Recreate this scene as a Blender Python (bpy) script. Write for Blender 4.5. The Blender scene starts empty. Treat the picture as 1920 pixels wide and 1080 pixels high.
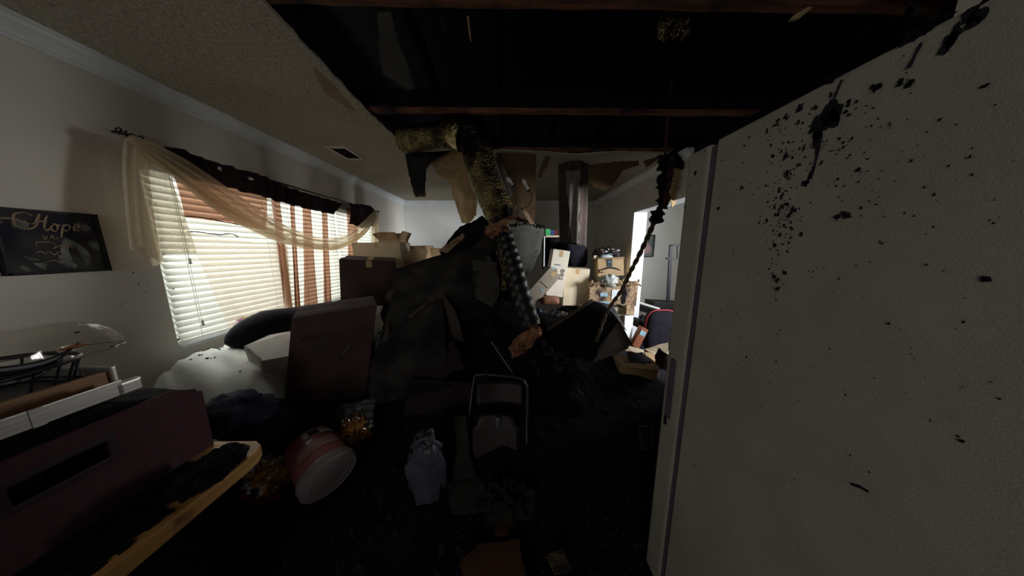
import bpy, bmesh, math, random
from mathutils import Vector, Matrix, Euler, noise
from mathutils.geometry import tessellate_polygon
random.seed(7)
SC = bpy.context.scene
COL = SC.collection
R = math.radians
# ------------------------------------------------------------------ camera, world, lights, exposure
F = 450.0
cam_d = bpy.data.cameras.new('camera')
cam_d.sensor_width = 36.0
cam_d.lens = F / 1920 * 36
cam_d.clip_start = 0.02
cam = bpy.data.objects.new('camera', cam_d)
COL.objects.link(cam)
cam.location = (0, 0, 1.45)
cam.rotation_euler = Euler((R(90) - math.atan(71 / F), 0, -math.atan(7 / F)), 'XYZ')
SC.camera = cam
CM = cam.rotation_euler.to_matrix()
CO = Vector(cam.location)

w = bpy.data.worlds.new('overcast_sky')
SC.world = w
w.use_nodes = True
bg = w.node_tree.nodes['Background']
bg.inputs[0].default_value = (0.86, 0.93, 1.0, 1)
bg.inputs[1].default_value = 1.2

def area_light(name, loc, rot, sx, sy, power, col, spread=180):
    l = bpy.data.lights.new(name, 'AREA')
    l.shape = 'RECTANGLE'
    l.size, l.size_y, l.energy, l.color = sx, sy, power, col
    l.spread = R(spread)
    o = bpy.data.objects.new(name, l)
    o.location, o.rotation_euler = loc, rot
    COL.objects.link(o)
    return o

# daylight outside the blinds, daylight in the window of the next room, added fill light behind the viewer
area_light('window_daylight', (-2.95, 2.72, 1.75), (0, R(-80), 0), 1.7, 3.2, 215, (1.0, 0.97, 0.91))
area_light('next_room_daylight', (5.65, .72, 1.6), (0, R(90), R(-32)), 1.3, 1.1, 128, (0.92, 0.96, 1.0), 75)
area_light('next_room_far_daylight', (5.6, 4.2, 1.6), (0, R(90), R(20)), 1.3, 0.8, 12, (0.98, 0.96, 0.92), 60)
area_light('rear_fill_light', (-1.0, -2.62, 1.5), (R(90), 0, 0), 1.2, 1.1, 12, (1.0, 0.95, 0.86))

SC.view_settings.view_transform = 'Standard'
SC.view_settings.look = 'None'
SC.view_settings.gamma = 1
SC.view_settings.use_curve_mapping = False
SC.view_settings.exposure = 0.0
SC.cycles.use_denoising = True
SC.cycles.max_bounces = 10
SC.cycles.diffuse_bounces = 6
SC.cycles.transparent_max_bounces = 16
SC.cycles.caustics_reflective = False
SC.cycles.caustics_refractive = False
SC.cycles.sample_clamp_indirect = 4

# ------------------------------------------------------------------ pixel of the photograph -> point in the room at a real depth
def ray(u, v):
    return CM @ Vector(((u - 960) / F, -(v - 540) / F, -1))
def PY(u, v, y):
    d = ray(u, v); return CO + d * ((y - CO.y) / d.y)
def PX(u, v, x):
    d = ray(u, v); return CO + d * ((x - CO.x) / d.x)
def PZ(u, v, z):
    d = ray(u, v); return CO + d * ((z - CO.z) / d.z)

# ------------------------------------------------------------------ materials
MATS = {}
def lin(c):
    return tuple((x / 12.92 if x <= .04045 else ((x + .055) / 1.055) ** 2.4) for x in c)
def mat(name, c1, c2=None, rough=0.8, scale=8.0, bump=0.0, bscale=None, metallic=0.0, stretch=(1, 1, 1),
        soot=0.0, sscale=3.0, spec=0.3, detail=6.0, sootcol=(0.012, 0.011, 0.014)):
    """base colours are linear albedos"""
    if name in MATS: return MATS[name]
    m = bpy.data.materials.new(name); MATS[name] = m
    m.use_nodes = True
    nt = m.node_tree; N = nt.nodes; L = nt.links
    b = N['Principled BSDF']
    b.inputs['Roughness'].default_value = rough
    b.inputs['Metallic'].default_value = metallic
    b.inputs['Specular IOR Level'].default_value = spec
    tc = N.new('ShaderNodeTexCoord'); mp = N.new('ShaderNodeMapping')
    mp.inputs['Scale'].default_value = stretch
    L.new(tc.outputs['Object'], mp.inputs[0])
    c2 = c2 or tuple(x * .75 for x in c1)
    n1 = N.new('ShaderNodeTexNoise'); n1.inputs['Scale'].default_value = scale; n1.inputs['Detail'].default_value = detail
    L.new(mp.outputs[0], n1.inputs[0])
    mx = N.new('ShaderNodeMix'); mx.data_type = 'RGBA'
    mx.inputs[6].default_value = (*c1, 1); mx.inputs[7].default_value = (*c2, 1)
    rp = N.new('ShaderNodeValToRGB'); rp.color_ramp.elements[0].position = .35; rp.color_ramp.elements[1].position = .65
    L.new(n1.outputs['Fac'], rp.inputs[0]); L.new(rp.outputs[0], mx.inputs[0])
    out = mx.outputs[2]
    if soot > 0:
        n2 = N.new('ShaderNodeTexNoise'); n2.inputs['Scale'].default_value = sscale; n2.inputs['Detail'].default_value = 8; n2.inputs['Roughness'].default_value = .65
        L.new(tc.outputs['Object'], n2.inputs[0])
        r2 = N.new('ShaderNodeValToRGB'); p = .72 - .45 * soot
        r2.color_ramp.elements[0].position = max(0, p - .08); r2.color_ramp.elements[1].position = min(1, p + .10)
        L.new(n2.outputs['Fac'], r2.inputs[0])
        m2 = N.new('ShaderNodeMix'); m2.data_type = 'RGBA'
        L.new(r2.outputs[0], m2.inputs[0]); L.new(out, m2.inputs[6]); m2.inputs[7].default_value = (*sootcol, 1)
        out = m2.outputs[2]
    L.new(out, b.inputs['Base Color'])
    if bump > 0:
        n3 = N.new('ShaderNodeTexNoise'); n3.inputs['Scale'].default_value = bscale or scale * 4; n3.inputs['Detail'].default_value = 4
        L.new(mp.outputs[0], n3.inputs[0])
        bp = N.new('ShaderNodeBump'); bp.inputs['Strength'].default_value = bump; bp.inputs['Distance'].default_value = .02
        L.new(n3.outputs['Fac'], bp.inputs['Height']); L.new(bp.outputs[0], b.inputs['Normal'])
    return m

def sheer(name, col, clear, glow=0.6, tint=None):
    m = bpy.data.materials.new(name); m.use_nodes = True; MATS[name] = m
    nt = m.node_tree; N = nt.nodes; L = nt.links; N.remove(N['Principled BSDF'])
    t = N.new('ShaderNodeBsdfTransparent'); d = N.new('ShaderNodeBsdfDiffuse'); tr = N.new('ShaderNodeBsdfTranslucent')
    t.inputs[0].default_value = (*(tint or [.5 + .5 * c for c in col]), 1)
    tc = N.new('ShaderNodeTexCoord'); nz = N.new('ShaderNodeTexNoise'); nz.inputs['Scale'].default_value = 45
    L.new(tc.outputs['Object'], nz.inputs[0])
    mc = N.new('ShaderNodeMix'); mc.data_type = 'RGBA'; mc.inputs[6].default_value = (*col, 1); mc.inputs[7].default_value = (*[c * .8 for c in col], 1)
    L.new(nz.outputs['Fac'], mc.inputs[0]); L.new(mc.outputs[2], d.inputs[0]); L.new(mc.outputs[2], tr.inputs[0])
    m1 = N.new('ShaderNodeMixShader'); m1.inputs[0].default_value = glow; L.new(d.outputs[0], m1.inputs[1]); L.new(tr.outputs[0], m1.inputs[2])
    m2 = N.new('ShaderNodeMixShader'); m2.inputs[0].default_value = 1 - clear; L.new(t.outputs[0], m2.inputs[1]); L.new(m1.outputs[0], m2.inputs[2])
    L.new(m2.outputs[0], N['Material Output'].inputs[0])
    return m

def film(name, tint, gloss, rough=.12, bscale=40):
    m = bpy.data.materials.new(name); m.use_nodes = True; MATS[name] = m
    nt = m.node_tree; N = nt.nodes; L = nt.links; N.remove(N['Principled BSDF'])
    t = N.new('ShaderNodeBsdfTransparent'); t.inputs[0].default_value = (*tint, 1)
    g = N.new('ShaderNodeBsdfGlossy'); g.inputs['Roughness'].default_value = rough; g.inputs[0].default_value = (.9, .9, .9, 1)
    tc = N.new('ShaderNodeTexCoord'); nz = N.new('ShaderNodeTexNoise'); nz.inputs['Scale'].default_value = bscale
    L.new(tc.outputs['Object'], nz.inputs[0]); bp = N.new('ShaderNodeBump'); bp.inputs['Strength'].default_value = .6; bp.inputs['Distance'].default_value = .01
    L.new(nz.outputs['Fac'], bp.inputs['Height']); L.new(bp.outputs[0], g.inputs['Normal'])
    mx = N.new('ShaderNodeMixShader'); mx.inputs[0].default_value = gloss; L.new(t.outputs[0], mx.inputs[1]); L.new(g.outputs[0], mx.inputs[2])
    L.new(mx.outputs[0], N['Material Output'].inputs[0])
    return m

M_wall = mat('painted wall', (.62, .59, .53), (.57, .54, .48), .85, 3, .15, 120)
M_wall_cool = mat('pale painted wall', (.66, .66, .64), (.62, .62, .6), .8, 3, .1, 120)
M_ceil = mat('popcorn ceiling', (.50, .45, .36), (.36, .32, .25), .95, 55, .9, 90, soot=.12, sscale=40)
M_trim = mat('white trim paint', (.70, .73, .74), (.62, .65, .66), .5, 6, .05)
M_floor = mat('sooty carpet', (.036, .034, .058), (.018, .017, .032), 1.0, 60, .8, 150, spec=.05)
M_char = mat('charred surface', (.013, .012, .016), (.006, .0055, .008), .95, 14, .7, 50, spec=.08)
M_soot_board = mat('sooty gypsum board', (.045, .042, .038), (.016, .015, .016), .95, 5, .3, 40, soot=.45, spec=.08)
M_grey_board = mat('grey gypsum board', (.20, .19, .165), (.13, .125, .11), .95, 5, .2, 60, soot=.22, sscale=4, spec=.1)
M_paper = mat('tan board paper', (.42, .30, .16), (.30, .20, .10), .9, 4, .15, 40, stretch=(6, 6, .6), soot=.18, sscale=2.5, spec=.1)
M_brown_paper = mat('scorched brown paper', (.13, .08, .042), (.078, .046, .028), .9, 4, .2, 40, soot=.12, sscale=3, spec=.1)
M_joist = mat('scorched joist wood', (.24, .10, .05), (.11, .045, .026), .8, 5, .4, 30, stretch=(.6, 8, 8), soot=.40, sscale=2.2)
M_card = mat('brown cardboard', (.47, .33, .19), (.40, .28, .155), .85, 6, .1, 90, soot=.08, sscale=6)
M_card_dark = mat('smoke darkened cardboard', (.075, .042, .036), (.046, .027, .026), .9, 5, .15, 60, soot=.25, sscale=3)
M_card_pale = mat('pale cardboard', (.60, .50, .36), (.52, .43, .30), .85, 6, .1, 90, soot=.05, sscale=7)
M_card_white = mat('off white carton board', (.66, .60, .50), (.6, .54, .44), .8, 6, .06, 90, soot=.06, sscale=8)
M_card_burnt = mat('burnt cardboard', (.36, .25, .15), (.22, .14, .08), .95, 9, .8, 40, soot=.3, sscale=9)
M_deep = mat('deep maroon scorched card', (.030, .016, .018), (.018, .011, .013), .95, 5, .15, 60)
M_tape = mat('packing tape', (.48, .33, .16), (.44, .30, .15), .35, 10)
M_tape_dark = mat('dark printed tape', (.035, .05, .055), (.06, .08, .085), .4, 60)
M_ink = mat('black ink', (.02, .02, .022), None, .8)
M_ink_blue = mat('blue ink', (.12, .22, .30), None, .8)
M_labelw = mat('white paper label', (.66, .68, .68), (.5, .54, .56), .8, 40)
M_fridge = mat('textured off white enamel', (.35, .335, .285), (.31, .295, .25), .45, 8, .22, 420, spec=.5)
M_fridge_seam = mat('grey gasket', (.10, .09, .115), (.08, .07, .095), .6)
M_soot = mat('soot spatter', (.012, .011, .020), (.008, .008, .012), .95)
M_black = mat('black fabric', (.014, .012, .020), (.008, .007, .012), .9, 20, .3, 90, spec=.15)
M_black_plastic = mat('black plastic', (.014, .013, .016), (.010, .010, .012), .55, 20, spec=.2)
M_iron = mat('dark iron', (.03, .03, .035), (.02, .02, .022), .45, 30, metallic=.6)
M_chrome = mat('dull chrome', (.09, .08, .065), (.04, .036, .03), .4, 30, metallic=.8, soot=.2, sscale=12)
M_alu = mat('brushed steel', (.55, .53, .50), (.42, .40, .38), .38, 4, metallic=.9, stretch=(30, .5, 30), soot=.15, sscale=5)
M_maroon = mat('dark maroon board', (.070, .027, .034), (.048, .019, .025), .85, 90, .2, 200)
M_wood = mat('honey pine', (.55, .30, .10), (.40, .20, .06), .55, 5, .1, 30, stretch=(10, .8, 10), soot=.10, sscale=5)
M_oak = mat('brown bamboo', (.34, .18, .085), (.20, .10, .05), .5, 6, .1, 30, stretch=(10, .8, 10), soot=.12, sscale=5)
M_sheet = mat('white bed linen', (.76, .78, .74), (.70, .72, .69), .9, 3, .2, 14)
M_foam = mat('ribbed white foam', (.52, .50, .46), (.42, .41, .38), .85, 8, .2, 60)
M_foil = mat('sooty duct foil', (.34, .27, .12), (.14, .11, .06), .22, 9, .8, 60, metallic=.95, soot=.52, sscale=2.6)
M_duct = mat('black duct liner', (.018, .018, .018), (.011, .011, .012), .46, 20, .04, 60, spec=.42)
M_insul = mat('pink glass wool', (.42, .20, .10), (.24, .11, .06), 1.0, 16, 1.0, 60, soot=.22, sscale=9)
M_wool = mat('dirty glass wool', (.10, .075, .045), (.045, .034, .024), 1.0, 18, 1.0, 60, soot=.35, sscale=8)
M_bulb = mat('frosted bulb glass', (.75, .76, .74), (.7, .71, .7), .25, 4)
M_plasticbag = mat('grey white plastic bag', (.075, .082, .105), (.05, .055, .075), .35, 6, .4, 20, soot=.12, sscale=7)
M_amber = mat('amber crisps', (.85, .42, .05), (.55, .22, .03), .45, 14, .6, 26)
M_tub = mat('pink red tub plastic', (.26, .085, .085), (.20, .065, .065), .35, 6, .05, soot=.05)
M_lid = mat('dusty white lid', (.22, .18, .19), (.18, .15, .16), .4, 6, soot=.04)
M_navy = mat('navy cloth', (.014, .015, .036), (.009, .010, .02), .95, 9, .4, 30)
M_purple = mat('purple cloth', (.22, .05, .28), (.3, .06, .2), .8, 9)
M_yellow = mat('yellow cloth', (.65, .38, .05), None, .8, 9)
M_red = mat('deep red cloth', (.13, .012, .018), (.09, .01, .014), .8, 20)
M_redchair = mat('maroon enamelled steel', (.022, .007, .009), (.014, .006, .007), .5, 10, soot=.2, sscale=6)
M_rust = mat('rust orange card', (.085, .034, .018), (.055, .024, .014), .9, 8, .2, 30)
M_blue = mat('blue plastic', (.03, .08, .22), (.02, .05, .14), .4, 8)
M_green = mat('green card', (.05, .36, .12), None, .6)
M_white = mat('white enamel', (.75, .77, .78), (.68, .70, .71), .5, 6, soot=.03, sscale=12)
M_rod = mat('scorched twisted cable', (.20, .13, .085), (.08, .055, .04), .5, 40, .5, 60)
M_glass = film('window glass', (.95, .97, .97), .06, .02, 2)
M_film = film('clear plastic film', (.90, .90, .90), .16, .18, 30)
M_clear = film('clear plastic shell', (.93, .92, .89), .06, .15, 18)
M_slat = None
def slat_mat():
    m = bpy.data.materials.new('white blind slat'); m.use_nodes = True
    nt = m.node_tree; N = nt.nodes; L = nt.links; N.remove(N['Principled BSDF'])
    d = N.new('ShaderNodeBsdfDiffuse'); t = N.new('ShaderNodeBsdfTranslucent')
    tc = N.new('ShaderNodeTexCoord'); nz = N.new('ShaderNodeTexNoise'); nz.inputs['Scale'].default_value = 12
    mx = N.new('ShaderNodeMix'); mx.data_type = 'RGBA'; mx.inputs[6].default_value = (.84, .84, .81, 1); mx.inputs[7].default_value = (.78, .78, .74, 1)
    L.new(tc.outputs['Object'], nz.inputs[0]); L.new(nz.outputs['Fac'], mx.inputs[0])
    L.new(mx.outputs[2], d.inputs[0]); L.new(mx.outputs[2], t.inputs[0])
    ms = N.new('ShaderNodeMixShader'); ms.inputs[0].default_value = .35
    L.new(d.outputs[0], ms.inputs[1]); L.new(t.outputs[0], ms.inputs[2]); L.new(ms.outputs[0], N['Material Output'].inputs[0])
    return m
M_slat = slat_mat()
M_sheer = sheer('ivory voile', (.78, .69, .54), .36, .5, (.97, .90, .78))
M_sheer_white = sheer('white voile', (.70, .62, .55), .72, .5, (.97, .90, .84))
M_sheer_brown = sheer('maroon voile', (.17, .065, .04), .62, .55, (.46, .26, .18))
M_maroon_cloth = mat('dark maroon curtain cloth', (.030, .010, .012), (.016, .007, .009), .9, 12, .3, 60, stretch=(6, 6, 1))
M_scorch = mat('scorched hem', (.03, .012, .012), (.015, .008, .008), .95, 20)

# ------------------------------------------------------------------ mesh building
class MB:
    def __init__(s): s.v = []; s.f = []
    def add(s, vs, fs):
        k = len(s.v); s.v += [Vector(p) for p in vs]; s.f += [tuple(i + k for i in f) for f in fs]; return s
    def box(s, c, d, m=None):
        x, y, z = d[0] / 2, d[1] / 2, d[2] / 2
        vs = [Vector((a * x, b * y, e * z)) for a in (-1, 1) for b in (-1, 1) for e in (-1, 1)]
        if m is not None: vs = [m @ p for p in vs]
        vs = [p + Vector(c) for p in vs]
        return s.add(vs, [(0, 1, 3, 2), (4, 6, 7, 5), (0, 4, 5, 1), (2, 3, 7, 6), (0, 2, 6, 4), (1, 5, 7, 3)])
    def bar(s, a, b, w_, h_, up=Vector((0, 0, 1))):
        a, b = Vector(a), Vector(b); d = (b - a).normalized()
        if abs(d.dot(up)) > .97: up = Vector((0, 1, 0))
        x = d.cross(up).normalized(); z = x.cross(d).normalized()
        q = [x * sx * w_ / 2 + z * sz * h_ / 2 for sx, sz in ((-1, -1), (1, -1), (1, 1), (-1, 1))]
        return s.add([a + p for p in q] + [b + p for p in q], [(3, 2, 1, 0), (4, 5, 6, 7)] + [(i, (i + 1) % 4, 4 + (i + 1) % 4, 4 + i) for i in range(4)])
    def tube(s, pts, r, n=8, cap=True, jit=0.0):
        pts = [Vector(p) for p in pts]; k = len(pts)
        rs = r if isinstance(r, (list, tuple)) else [r] * k
        t0 = (pts[1] - pts[0]).normalized(); up = Vector((0, 0, 1)) if abs(t0.z) < .9 else Vector((0, 1, 0))
        x = t0.cross(up).normalized(); vs = []
        for i, p in enumerate(pts):
            t = (pts[min(i + 1, k - 1)] - pts[max(i - 1, 0)]).normalized()
            x = (x - t * x.dot(t)).normalized(); y = t.cross(x)
            for j in range(n):
                a = 2 * math.pi * j / n; rr = rs[i] * (1 + (random.uniform(-jit, jit) if jit else 0))
                vs.append(p + (x * math.cos(a) + y * math.sin(a)) * rr)
        fs = [(i * n + j, i * n + (j + 1) % n, (i + 1) * n + (j + 1) % n, (i + 1) * n + j) for i in range(k - 1) for j in range(n)]
        if cap: fs += [tuple(reversed(range(n))), tuple((k - 1) * n + j for j in range(n))]
        return s.add(vs, fs)
    def grid(s, fn, nu, nv):
        vs = [fn(i / nu, j / nv) for j in range(nv + 1) for i in range(nu + 1)]
        fs = [(j * (nu + 1) + i, j * (nu + 1) + i + 1, (j + 1) * (nu + 1) + i + 1, (j + 1) * (nu + 1) + i) for j in range(nv) for i in range(nu)]
        return s.add(vs, fs)
    def thick(s, fn, nu, nv, th):
        """a grid surface with real thickness and closed rims"""
        g = [[Vector(fn(i / nu, j / nv)) for i in range(nu + 1)] for j in range(nv + 1)]
        top, bot = [], []
        for j in range(nv + 1):
            for i in range(nu + 1):
                a = g[j][min(i + 1, nu)] - g[j][max(i - 1, 0)]; b = g[min(j + 1, nv)][i] - g[max(j - 1, 0)][i]
                n_ = a.cross(b); n_ = n_.normalized() if n_.length > 1e-9 else Vector((0, 0, 1))
                top.append(g[j][i] + n_ * th / 2); bot.append(g[j][i] - n_ * th / 2)
        W = nu + 1; k = len(top)
        fs = []
        for j in range(nv):
            for i in range(nu):
                q = (j * W + i, j * W + i + 1, (j + 1) * W + i + 1, (j + 1) * W + i); fs.append(q); fs.append(tuple(k + t for t in reversed(q)))
        rim = [i for i in range(W)] + [j * W + nu for j in range(1, nv + 1)] + [nv * W + i for i in range(nu - 1, -1, -1)] + [j * W for j in range(nv - 1, 0, -1)]
        for a, b in zip(rim, rim[1:] + rim[:1]): fs.append((b, a, k + a, k + b))
        return s.add(top + bot, fs)
    def slab(s, poly, th, jag=0.0, sub=1, away=None):
        """irregular broken sheet: an outline in 3-D, edges broken up, with thickness"""
        poly = [Vector(p) for p in poly]; n_ = Vector((0, 0, 0))
        for a, b in zip(poly, poly[1:] + poly[:1]): n_ += a.cross(b)
        n_.normalize()
        if away is None: away = (sum(poly, Vector()) / len(poly) - CO)
        if n_.dot(away) < 0: n_.negate()
        out = []
        for a, b in zip(poly, poly[1:] + poly[:1]):
            k = max(1, int(sub if sub < 20 else (b - a).length / (sub / 1000.)))
            e = (b - a); side = e.cross(n_).normalized() if e.length > 1e-6 else Vector()
            for i in range(k):
                out.append(a + e * (i / k) + (side * random.uniform(-jag, jag) + n_ * random.uniform(-jag, jag) * .3 if i else Vector()))
        tri = tessellate_polygon([out]); k = len(out)
        fs = [tuple(t) for t in tri] + [tuple(k + i for i in reversed(t)) for t in tri]
        fs += [(i, (i + 1) % k, k + (i + 1) % k, k + i) for i in range(k)]
        return s.add(out + [p + n_ * th for p in out], fs)
    def blob(s, c, rad, n1=16, n2=10, amp=.15, fr=2.0, rot=None, sq=1.0, seed=0, fine=0.0):
        c = Vector(c); vs = []; fs = []
        for j in range(n2 + 1):
            ph = math.pi * j / n2
            for i in range(n1):
                th = 2 * math.pi * i / n1
                d = Vector((math.sin(ph) * math.cos(th), math.sin(ph) * math.sin(th), math.cos(ph)))
                if sq != 1.0: d = Vector([math.copysign(abs(q) ** sq, q) for q in d])
                q = Vector((d.x * rad[0], d.y * rad[1], d.z * rad[2])) * (1 + amp * noise.noise(d * fr + Vector((seed, seed * 1.7, 0))) + fine * noise.noise(d * fr * 4 + Vector((seed, 0, 3))))
                if rot is not None: q = rot @ q
                vs.append(c + q)
        for j in range(n2):
            for i in range(n1):
                fs.append((j * n1 + i, (j + 1) * n1 + i, (j + 1) * n1 + (i + 1) % n1, j * n1 + (i + 1) % n1))
        return s.add(vs, fs)
    def lathe(s, prof, c, axis=(0, 0, 1), n=24):
        ax = Vector(axis).normalized(); q = Vector((0, 0, 1)).rotation_difference(ax).to_matrix(); c = Vector(c); k = len(prof)
        vs = [c + q @ Vector((r * math.cos(2 * math.pi * j / n), r * math.sin(2 * math.pi * j / n), h)) for r, h in prof for j in range(n)]
        fs = [(i * n + j, i * n + (j + 1) % n, (i + 1) * n + (j + 1) % n, (i + 1) * n + j) for i in range(k - 1) for j in range(n)]
        return s.add(vs, fs)
    def build(s, name, m, parent=None, smooth=False, bevel=0.0, org=None):
        if parent is not None: o0 = ORG[parent.name]
        elif org is not None: o0 = Vector(org)
        else:
            o0 = Vector((sum(p.x for p in s.v) / len(s.v), sum(p.y for p in s.v) / len(s.v), min(p.z for p in s.v)))
        me = bpy.data.meshes.new(name); me.from_pydata([p - o0 for p in s.v], [], s.f)
        bm = bmesh.new(); bm.from_mesh(me)
        bmesh.ops.remove_doubles(bm, verts=bm.verts, dist=1e-6)
        bmesh.ops.recalc_face_normals(bm, faces=bm.faces)
        if bevel > 0: bmesh.ops.bevel(bm, geom=[e for e in bm.edges if e.is_manifold and e.calc_face_angle(0) > .6], offset=bevel, segments=2, affect='EDGES', profile=.6)
        bm.to_mesh(me); bm.free()
        if smooth:
            for p in me.polygons: p.use_smooth = True
        me.materials.append(m)
        o = bpy.data.objects.new(name, me); COL.objects.link(o)
        if parent is not None: o.parent = parent
        else: o.location = o0
        ORG[o.name] = o0
        return o
ORG = {}
def tag(o, label, cat, group=None, kind=None):
    if label: o['label'] = label
    if cat: o['category'] = cat
    if group: o['group'] = group
    if kind: o['kind'] = kind
    return o
def thing(name, label, cat, loc, group=None):
    o = bpy.data.objects.new(name, None); o.empty_display_size = .05
    COL.objects.link(o); o.location = Vector(loc); ORG[o.name] = Vector(loc)
    return tag(o, label, cat, group)
def struct(o, label=None):
    o['kind'] = 'structure'
    if label: o['label'] = label
    return o
def lerp(a, b, t): return a + (b - a) * t
def curve_pts(pts, n):
    """Catmull-Rom through pts"""
    pts = [Vector(p) for p in pts]; q = [pts[0] * 2 - pts[1]] + pts + [pts[-1] * 2 - pts[-2]]; out = []
    for i in range(n + 1):
        t = i / n * (len(pts) - 1); k = min(int(t), len(pts) - 2); f = t - k
        a, b, c, d = q[k], q[k + 1], q[k + 2], q[k + 3]
        out.append(.5 * ((2 * b) + (c - a) * f + (2 * a - 5 * b + 4 * c - d) * f * f + (3 * b - a - 3 * c + d) * f ** 3))
    return out
def lettering(txt, size, m, origin, ex, ey, parent, name='lettering', depth=.0006, bold=0.0):
    """flat raised lettering in the plane of ex (reading direction) and ey (up)"""
    c = bpy.data.curves.new('t', 'FONT'); c.body = txt; c.size = size; c.extrude = depth; c.offset = bold; c.align_x = 'CENTER'; c.align_y = 'CENTER'
    t = bpy.data.objects.new('t', c); COL.objects.link(t)
    me0 = bpy.data.meshes.new_from_object(t); bpy.data.objects.remove(t)
    ex = Vector(ex).normalized(); ey = Vector(ey); ey = (ey - ex * ey.dot(ex)).normalized(); ez = ex.cross(ey)
    mb = MB(); mb.add([Vector(origin) + ex * p.co.x + ey * p.co.y + ez * p.co.z for p in me0.vertices], [tuple(p.vertices) for p in me0.polygons])
    return mb.build(name, m, parent)

# ------------------------------------------------------------------ room shell
XL, XR, YB, YF, H = -2.15, 1.82, 5.15, -2.5, 2.44
struct(MB().box((1.5, 1.3, -.05), (7.6, 8.2, .1)).build('floor', M_floor))
# left wall with the triple window opening
WY0, WY1, WZ0, WZ1 = 1.52, 3.93, .83, 1.97
b = MB()
b.box((XL - .06, (YF + WY0) / 2, H / 2), (.12, WY0 - YF, H)); b.box((XL - .06, (WY1 + YB) / 2, H / 2), (.12, YB - WY1, H))
b.box((XL - .06, (WY0 + WY1) / 2, WZ0 / 2), (.12, WY1 - WY0, WZ0)); b.box((XL - .06, (WY0 + WY1) / 2, (WZ1 + H) / 2), (.12, WY1 - WY0, H - WZ1))
struct(b.build('wall_left', M_wall))
struct(MB().box(((XL + 5.1) / 2, YB + .06, H / 2), (5.1 - XL + .24, .12, H)).build('wall_back', M_wall_cool))
# right wall with a wide doorway
DY0, DY1, DZ = 2.2, 3.55, 2.0
b = MB()
b.box((XR + .08, (DY1 + YB) / 2, H / 2), (.16, YB - DY1, H)); b.box((XR + .08, (2.55 + DY1) / 2, (DZ + H) / 2), (.16, DY1 - 2.55, H - DZ))
struct(b.build('wall_right', M_wall))
struct(MB().box((XR + .08, DY0 / 2 - .1, 1.0), (.16, DY0 + .2, 2.0)).build('wall_right_near', M_wall))
struct(MB().box((XR + .08, (2.55 - .2) / 2, (2.0 + H) / 2), (.16, 2.75, H - 2.0)).build('wall_right_burnt', M_char))
# partition stub beside the fridge, and the room behind the viewer
struct(MB().box((1.36, -.85, H / 2), (.10, 3.3, H)).build('wall_partition', M_wall))
b = MB()
b.box((-1.9, YF - .06, H / 2), (.6, .12, H)); b.box((1.5, YF - .06, H / 2), (3.8, .12, H)); b.box((-1.0, YF - .06, .45), (1.2, .12, .9)); b.box((-1.0, YF - .06, 2.27), (1.2, .12, .34))  # opening in the rear wall added for the fill light behind it
struct(b.build('wall_rear', M_wall))
# next room
b = MB(); b.box((5.16, -.1, H / 2), (.12, .2, H)); b.box((5.16, 2.57, H / 2), (.12, 2.26, H)); b.box((5.16, 4.97, H / 2), (.12, .48, H))
for yw, lw in ((.72, 1.44), (4.215, 1.03)): b.box((5.16, yw, .4), (.12, lw, .8)); b.box((5.16, yw, 2.32), (.12, lw, .24))
struct(b.build('wall_east', M_wall_cool)); 
struct(MB().box((3.5, -.26, H / 2), (3.4, .12, H)).build('wall_south', M_wall_cool))
# ceiling, broken open over the middle of the room
hole = [(-1.02, -.9), (-1.0, 0), (-1.01, .8), (-.99, 1.25), (-1.015, 1.8), (-1.0, 2.3), (-1.0, 2.57), (-.55, 2.66), (-.2, 2.60), (.25, 2.63), (.7, 2.70), (1.2, 2.62), (1.82, 2.66)]
poly = [(XL - .1, YF - .1)] + [(1.3, YF - .1), (1.3, -.9)] + hole + [(XR + .1, 2.66), (XR + .1, YB + .1), (XL - .1, YB + .1)]
pts = []
for k, (x, y) in enumerate(poly):
    pts.append(Vector((x, y, H)))
    if 2 <= k < len(poly) - 4:
        x2, y2 = poly[k + 1]; n_ = max(1, int(math.hypot(x2 - x, y2 - y) / .045))
        for i in range(1, n_): pts.append(Vector((lerp(x, x2, i / n_) + random.uniform(-.006, .006), lerp(y, y2, i / n_) + random.uniform(-.008, .008), H)))
struct(MB().slab(pts, .016, away=Vector((0, 0, 1))).build('ceiling', M_ceil))
struct(MB().box((3.6, 2.4, H + .02), (3.3, 5.8, .04)).build('ceiling_next_room', M_ceil))
# attic over the hole
b = MB(); b.box((1.5, 1.3, 3.75), (7.8, 8.4, .06)); 
for x0, y0, sx, sy in ((-2.4, 1.3, .06, 8.4), (5.4, 1.3, .06, 8.4), (1.5, -2.85, 7.8, .06), (1.5, 5.45, 7.8, .06)): b.box((x0, y0, 3.1), (sx, sy, 1.35))
struct(b.build('roof', M_char))
for yj in (1.17, 1.975, 2.66, .37):
    def fj(s_, t_): return Vector((lerp(-1.5, 1.95, s_), yj + .006 * noise.noise(Vector((s_ * 9, yj, 0))), lerp(2.462, 2.49, t_) + (.012 * noise.noise(Vector((s_ * 14, yj, t_))) if t_ < .5 else 0)))
    jo = struct(MB().thick(fj, 40, 2, .040).build('ceiling_joist', M_joist))
    MB().box((.225, yj + .001, 2.545), (3.45, .046, .115)).build('charred_side', M_char, jo)
for xr in (-.75, -.1, .55, 1.2, 1.75):
    tag(struct(MB().bar((xr, -1.0, 3.55), (xr + .03, 3.8, 2.95), .04, .14).build('roof_rafter', M_char)), None, None)
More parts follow.
